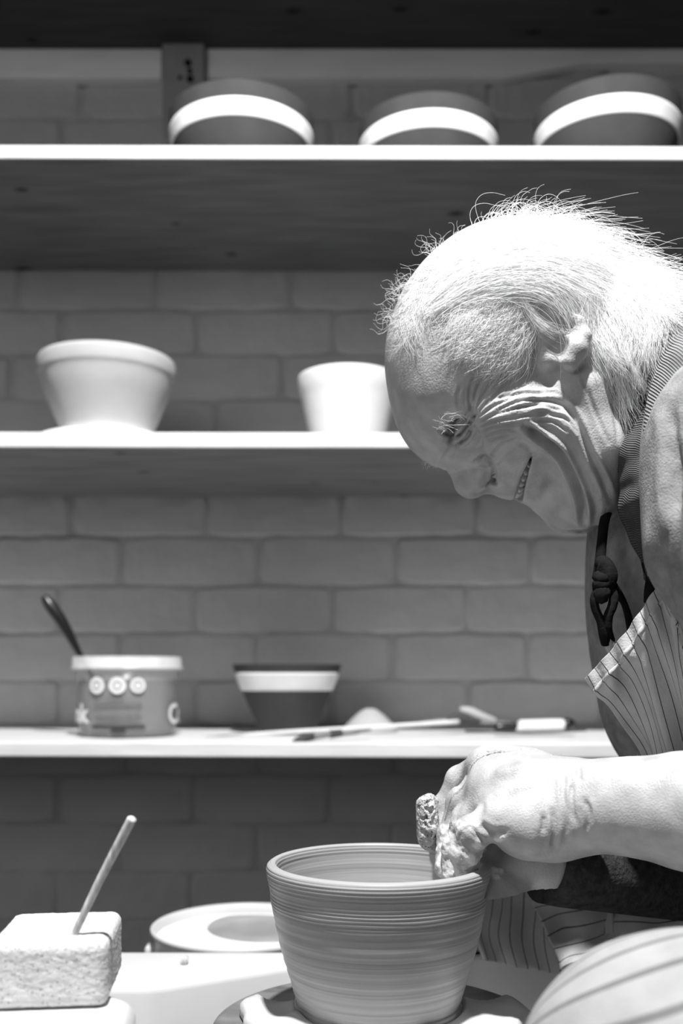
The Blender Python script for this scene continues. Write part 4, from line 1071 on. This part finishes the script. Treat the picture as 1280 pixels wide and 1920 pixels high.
cloth('chest_front', [[(1205, 900, .745), (1170, 930, .752), (1148, 955, .765), (1140, 985, .775)],
                  [(1225, 980, .735), (1185, 1000, .742), (1150, 1020, .755), (1134, 1040, .772)],
                  [(1240, 1080, .730), (1195, 1090, .738), (1160, 1100, .750), (1140, 1110, .770)],
                  [(1250, 1180, .730), (1205, 1185, .738), (1170, 1190, .750), (1150, 1195, .770)],
                  [(1260, 1290, .735), (1215, 1290, .742), (1180, 1290, .755), (1160, 1290, .775)]],
      M['sweater'], lambda U, V: wave(U, V, [(.0014, .6, 1.2, 0), (.0008, 2, 1, 1)]), .004)
# apron strap: dark cord with a knot and two loops
strap = link('apron_strap', tube([Vector(Pn(1150, 935, .735) - mloc), Vector(Pn(1134, 972, .722) - mloc), Vector(Pn(1128, 1015, .716) - mloc), Vector(Pn(1124, 1060, .712) - mloc), Vector(Pn(1122, 1085, .710) - mloc)], [.0034, .0036, .0036, .0040, .0048], 12), M['cord'], man)
def tb(name, pts, rs, m='cord', parent=man, flat=1.0):
    return link(name, tube([Vector(Pn(*p) - np.array(parent.location)) for p in pts], rs, 12, flat=flat), M[m], parent)
tb('strap_knot', [(1118, 1054, .708), (1130, 1058, .706), (1138, 1078, .705), (1134, 1098, .705), (1124, 1108, .707), (1120, 1090, .709)], [.0040, .0062, .0074, .0066, .0050, .0040])
tb('strap_knot', [(1116, 1078, .704), (1128, 1086, .701), (1142, 1084, .704)], [.0036, .0046, .0036])
tb('strap_knot', [(1116, 1092, .704), (1128, 1098, .701), (1144, 1094, .704)], [.0036, .0046, .0036])
tb('strap_loop', [(1122, 1100, .706), (1114, 1120, .703), (1116, 1142, .703), (1126, 1165, .704), (1132, 1190, .706), (1136, 1206, .710)], [.0026, .0030, .0030, .0032, .0038, .0038])
tb('strap_loop', [(1142, 1095, .706), (1150, 1118, .704), (1147, 1138, .703), (1140, 1155, .703), (1138, 1180, .705), (1144, 1202, .710)], [.0030, .0034, .0034, .0034, .0036, .0034])
tb('strap_loop', [(1130, 1100, .704), (1128, 1118, .701), (1133, 1130, .701)], [.0055, .0060, .0026])
tb('strap_end', [(1146, 1094, .708), (1156, 1112, .712), (1168, 1128, .716), (1176, 1150, .722), (1182, 1178, .728), (1186, 1200, .732)], [.0042, .0048, .0030, .0030, .0034, .0034], flat=.5)
tb('strap_end', [(1138, 1195, .708), (1146, 1215, .712), (1156, 1230, .716)], [.0034, .0042, .0030], 'apron')
tb('strap_end', [(1206, 1040, .724), (1216, 1062, .706), (1226, 1082, .700), (1220, 1108, .700), (1214, 1130, .704)], [.0022, .0050, .0062, .0050, .0030], flat=.6)
# bib: gathered hem, then the hanging cloth
cloth('apron_bib', [[(1096, 1272, .700), (1130, 1236, .692), (1172, 1186, .682), (1208, 1136, .674), (1240, 1094, .668), (1262, 1140, .662), (1290, 1200, .650), (1330, 1290, .640)],
                    [(1118, 1298, .702), (1150, 1264, .688), (1188, 1216, .678), (1222, 1166, .670), (1248, 1130, .664), (1272, 1180, .656), (1300, 1240, .646), (1340, 1320, .636)],
                    [(1140, 1322, .705), (1172, 1290, .694), (1206, 1250, .682), (1236, 1210, .672), (1262, 1190, .664), (1288, 1230, .655), (1316, 1290, .644), (1350, 1360, .636)],
                    [(1166, 1362, .712), (1198, 1340, .700), (1230, 1310, .688), (1258, 1290, .676), (1282, 1280, .668), (1306, 1310, .658), (1334, 1350, .650), (1366, 1400, .640)],
                    [(1196, 1412, .722), (1224, 1405, .708), (1254, 1396, .696), (1280, 1390, .686), (1302, 1385, .678), (1326, 1400, .668), (1352, 1420, .660), (1384, 1450, .650)],
                    [(1214, 1470, .735), (1240, 1470, .722), (1270, 1470, .710), (1296, 1468, .700), (1320, 1465, .692), (1344, 1470, .684), (1370, 1480, .675), (1400, 1500, .665)]],
      M['apron'], lambda U, V: (.0019 * np.sin(6.283 * (9 * U + .5 * V)) * np.exp(-((V - .18) / .10) ** 2) + .0010 * np.sin(6.283 * (9 * U)) * np.exp(-(V / .10) ** 2)
                                + .0045 * np.sin(6.283 * (2.6 * U + .5 * V) + 1) * np.clip(V * 2.5, 0, 1) + .0020 * np.sin(6.283 * (5.2 * U - .6 * V)) * np.clip(V * 3, 0, 1) + .0016 * np.exp(-((V - .165) / .012) ** 2)), .0016, 19, 1, nu=22, nv=22)
# skirt of the apron between the pot and the knee: two overlapping flaps
cloth('apron_skirt', [[(905, 1600, .88), (960, 1610, .885), (1020, 1620, .89), (1080, 1600, .88), (1160, 1580, .87)],
                      [(903, 1650, .87), (950, 1650, .868), (1010, 1660, .87), (1070, 1660, .86), (1160, 1640, .85)],
                      [(896, 1705, .862), (945, 1705, .860), (1005, 1712, .862), (1060, 1720, .85), (1150, 1710, .84)],
                      [(892, 1748, .857), (940, 1756, .855), (1000, 1766, .852), (1060, 1775, .845), (1150, 1770, .83)],
                      [(905, 1800, .852), (955, 1810, .850), (1010, 1820, .845), (1070, 1830, .84), (1150, 1830, .83)]],
      M['apron'], lambda U, V: wave(U, V, [(.0045, 1.6, .5, .4), (.0025, 2.4, -.8, 1.2)]), .0016, 11)
sk_ctrl = [[(984, 1655, 0.830), (1000, 1692, 0.827), (1018, 1732, 0.830), (1036, 1775, 0.830), (1055, 1812, 0.829)],
           [(1040, 1640, 0.830), (1062, 1676, 0.831), (1078, 1716, 0.831), (1094, 1765, 0.829), (1090, 1808, 0.818)],
           [(1110, 1630, 0.843), (1130, 1665, 0.848), (1142, 1705, 0.853), (1150, 1752, 0.843), (1140, 1800, 0.815)],
           [(1190, 1610, 0.843), (1205, 1650, 0.846), (1210, 1690, 0.838), (1215, 1740, 0.819), (1210, 1800, 0.802)],
           [(1290, 1580, 0.848), (1295, 1630, 0.834), (1298, 1680, 0.825), (1300, 1740, 0.810), (1300, 1800, 0.795)]]
cloth('apron_skirt', [list(c) for c in zip(*sk_ctrl)], M['apron'],
      lambda U, V: wave(U, V, [(.006, .9, .7, 2.0), (.0045, 1.6, -1.0, .5), (.002, 3, 2, 1)]), .0016, 1, 7, nu=20, nv=20)
me_ = LAST[0]                              # lines run along this flap, not across it
for l in me_.uv_layers[0].data: l.uv = (l.uv[1] + .9 * l.uv[0], l.uv[0])
# pale striped cloth over the near knee
kn = Field((.05, .30, .40), (.50, .62, .78), .0035)
kn.ell(A(1300, 2060, .46), (.081, .085, .074), np.eye(3), .02)
kn.ell(A(1480, 2055, .48), (.10, .085, .077), np.eye(3), .02)
kn.cone(A(1290, 2070, .465), (.24, .49, .47), .060, .050, .03)
Vk, Qk = kn.mesh(); Nk = normals(Vk, Qk)
Vk += Nk * (.0015 * lump(Vk, 60, 8))[:, None]
me = np_mesh(Vk - mloc, Qk); uvl = me.uv_layers.new(name='UVMap'); li = np.zeros(len(me.loops), int); me.loops.foreach_get('vertex_index', li)
vx = np.zeros(len(me.vertices) * 3); me.vertices.foreach_get('co', vx); vx = vx.reshape(-1, 3) + mloc
ang = np.arctan2(vx[:, 2] - (A(1210, 2010, .475)[2]), vx[:, 1] - .49) * .9 + (vx[:, 0]) * 1.6 + .04 * np.sin(vx[:, 0] * 40)
UVk = np.stack([ang * 4.2, vx[:, 0] * 3], 1)
uvl.data.foreach_set('uv', UVk[li].reshape(-1))
link('knee_cover', me, M['apron_pale'], man)
# trousers and shoes (below the frame)
tr = Field((.15, .38, .0), (.75, 1.2, .70), .008)
for (a_, b_, c_) in (((.52, .72, .50), (.32, .51, .56), (.33, .54, .12)), ((.52, .92, .50), (.36, .98, .54), (.38, 1.0, .12))):
    tr.chain([a_, b_, c_], [.10, .078, .055], .03)
tr.chain([(.55, .74, .53), (.55, .90, .53)], [.13, .13], .03)
Vr, Qr = tr.mesh(); link('trousers', np_mesh(Vr - mloc, Qr), M['trouser'], man)
for (x, y) in ((.33, .54), (.38, 1.0)):
    sf = Field((x - .25, y - .07, -.02), (x + .12, y + .07, .14), .006)
    sf.chain([(x + .03, y, .045), (x - .06, y, .040), (x - .15, y, .030)], [.042, .038, .030], .02); sf.cone((x + .02, y, .06), (x + .02, y, .11), .042, .042, .02)
    Vs, Qs = sf.mesh(); link('shoe', np_mesh(Vs - mloc, Qs), M['shoe'], man)
so = empty('work_stool', (.55, .82, 0), 'round work stool the potter sits on, right of the frame', 'stool')
link('stool_seat', lathe([(0, .35), (.165, .35), (.17, .356), (.17, .382), (.165, .388), (0, .39)], 48), M['stool'], so)
for k in range(4):
    a_ = k * 1.571 + .78; link('stool_leg', tube([(.12 * math.cos(a_), .12 * math.sin(a_), .352), (.15 * math.cos(a_), .15 * math.sin(a_), .004)], [.018, .014], 12), M['stool'], so)

# sponge held between thumb and fingers
hs = Field((.03, .66, CZ - .14), (.09, .78, CZ - .07), .0009)
hs.ell(A(804, 1542, .722), (.0062, .0150, .0200), np.eye(3), 0)
hs.chain([A(798, 1512, .722), A(806, 1575, .722)], [.0064, .0060], .006)
hs.cone(A(806, 1497, .724), A(814, 1500, .724), .0030, .0028, .003)
hs.chain([A(796, 1510, .715), A(798, 1570, .717)], [.006, .0056], .006)
r = np.random.default_rng(5)
for _ in range(150):
    hs.ball(A(r.uniform(782, 824), r.uniform(1494, 1592), r.uniform(.704, .712)), r.uniform(.0007, .0021), .0004, 'sub')
Vh, Qh = hs.mesh(); Nh = normals(Vh, Qh); Vh += Nh * (.0005 * lump(Vh, 1500, 2) + .0005 * lump(Vh, 500, 6))[:, None]
ho = link('hand_sponge', np_mesh(Vh, Qh), M['sponge_hand'])
tag(ho, "small pitted sponge held upright in the potter's near hand above the pot rim", 'sponge')
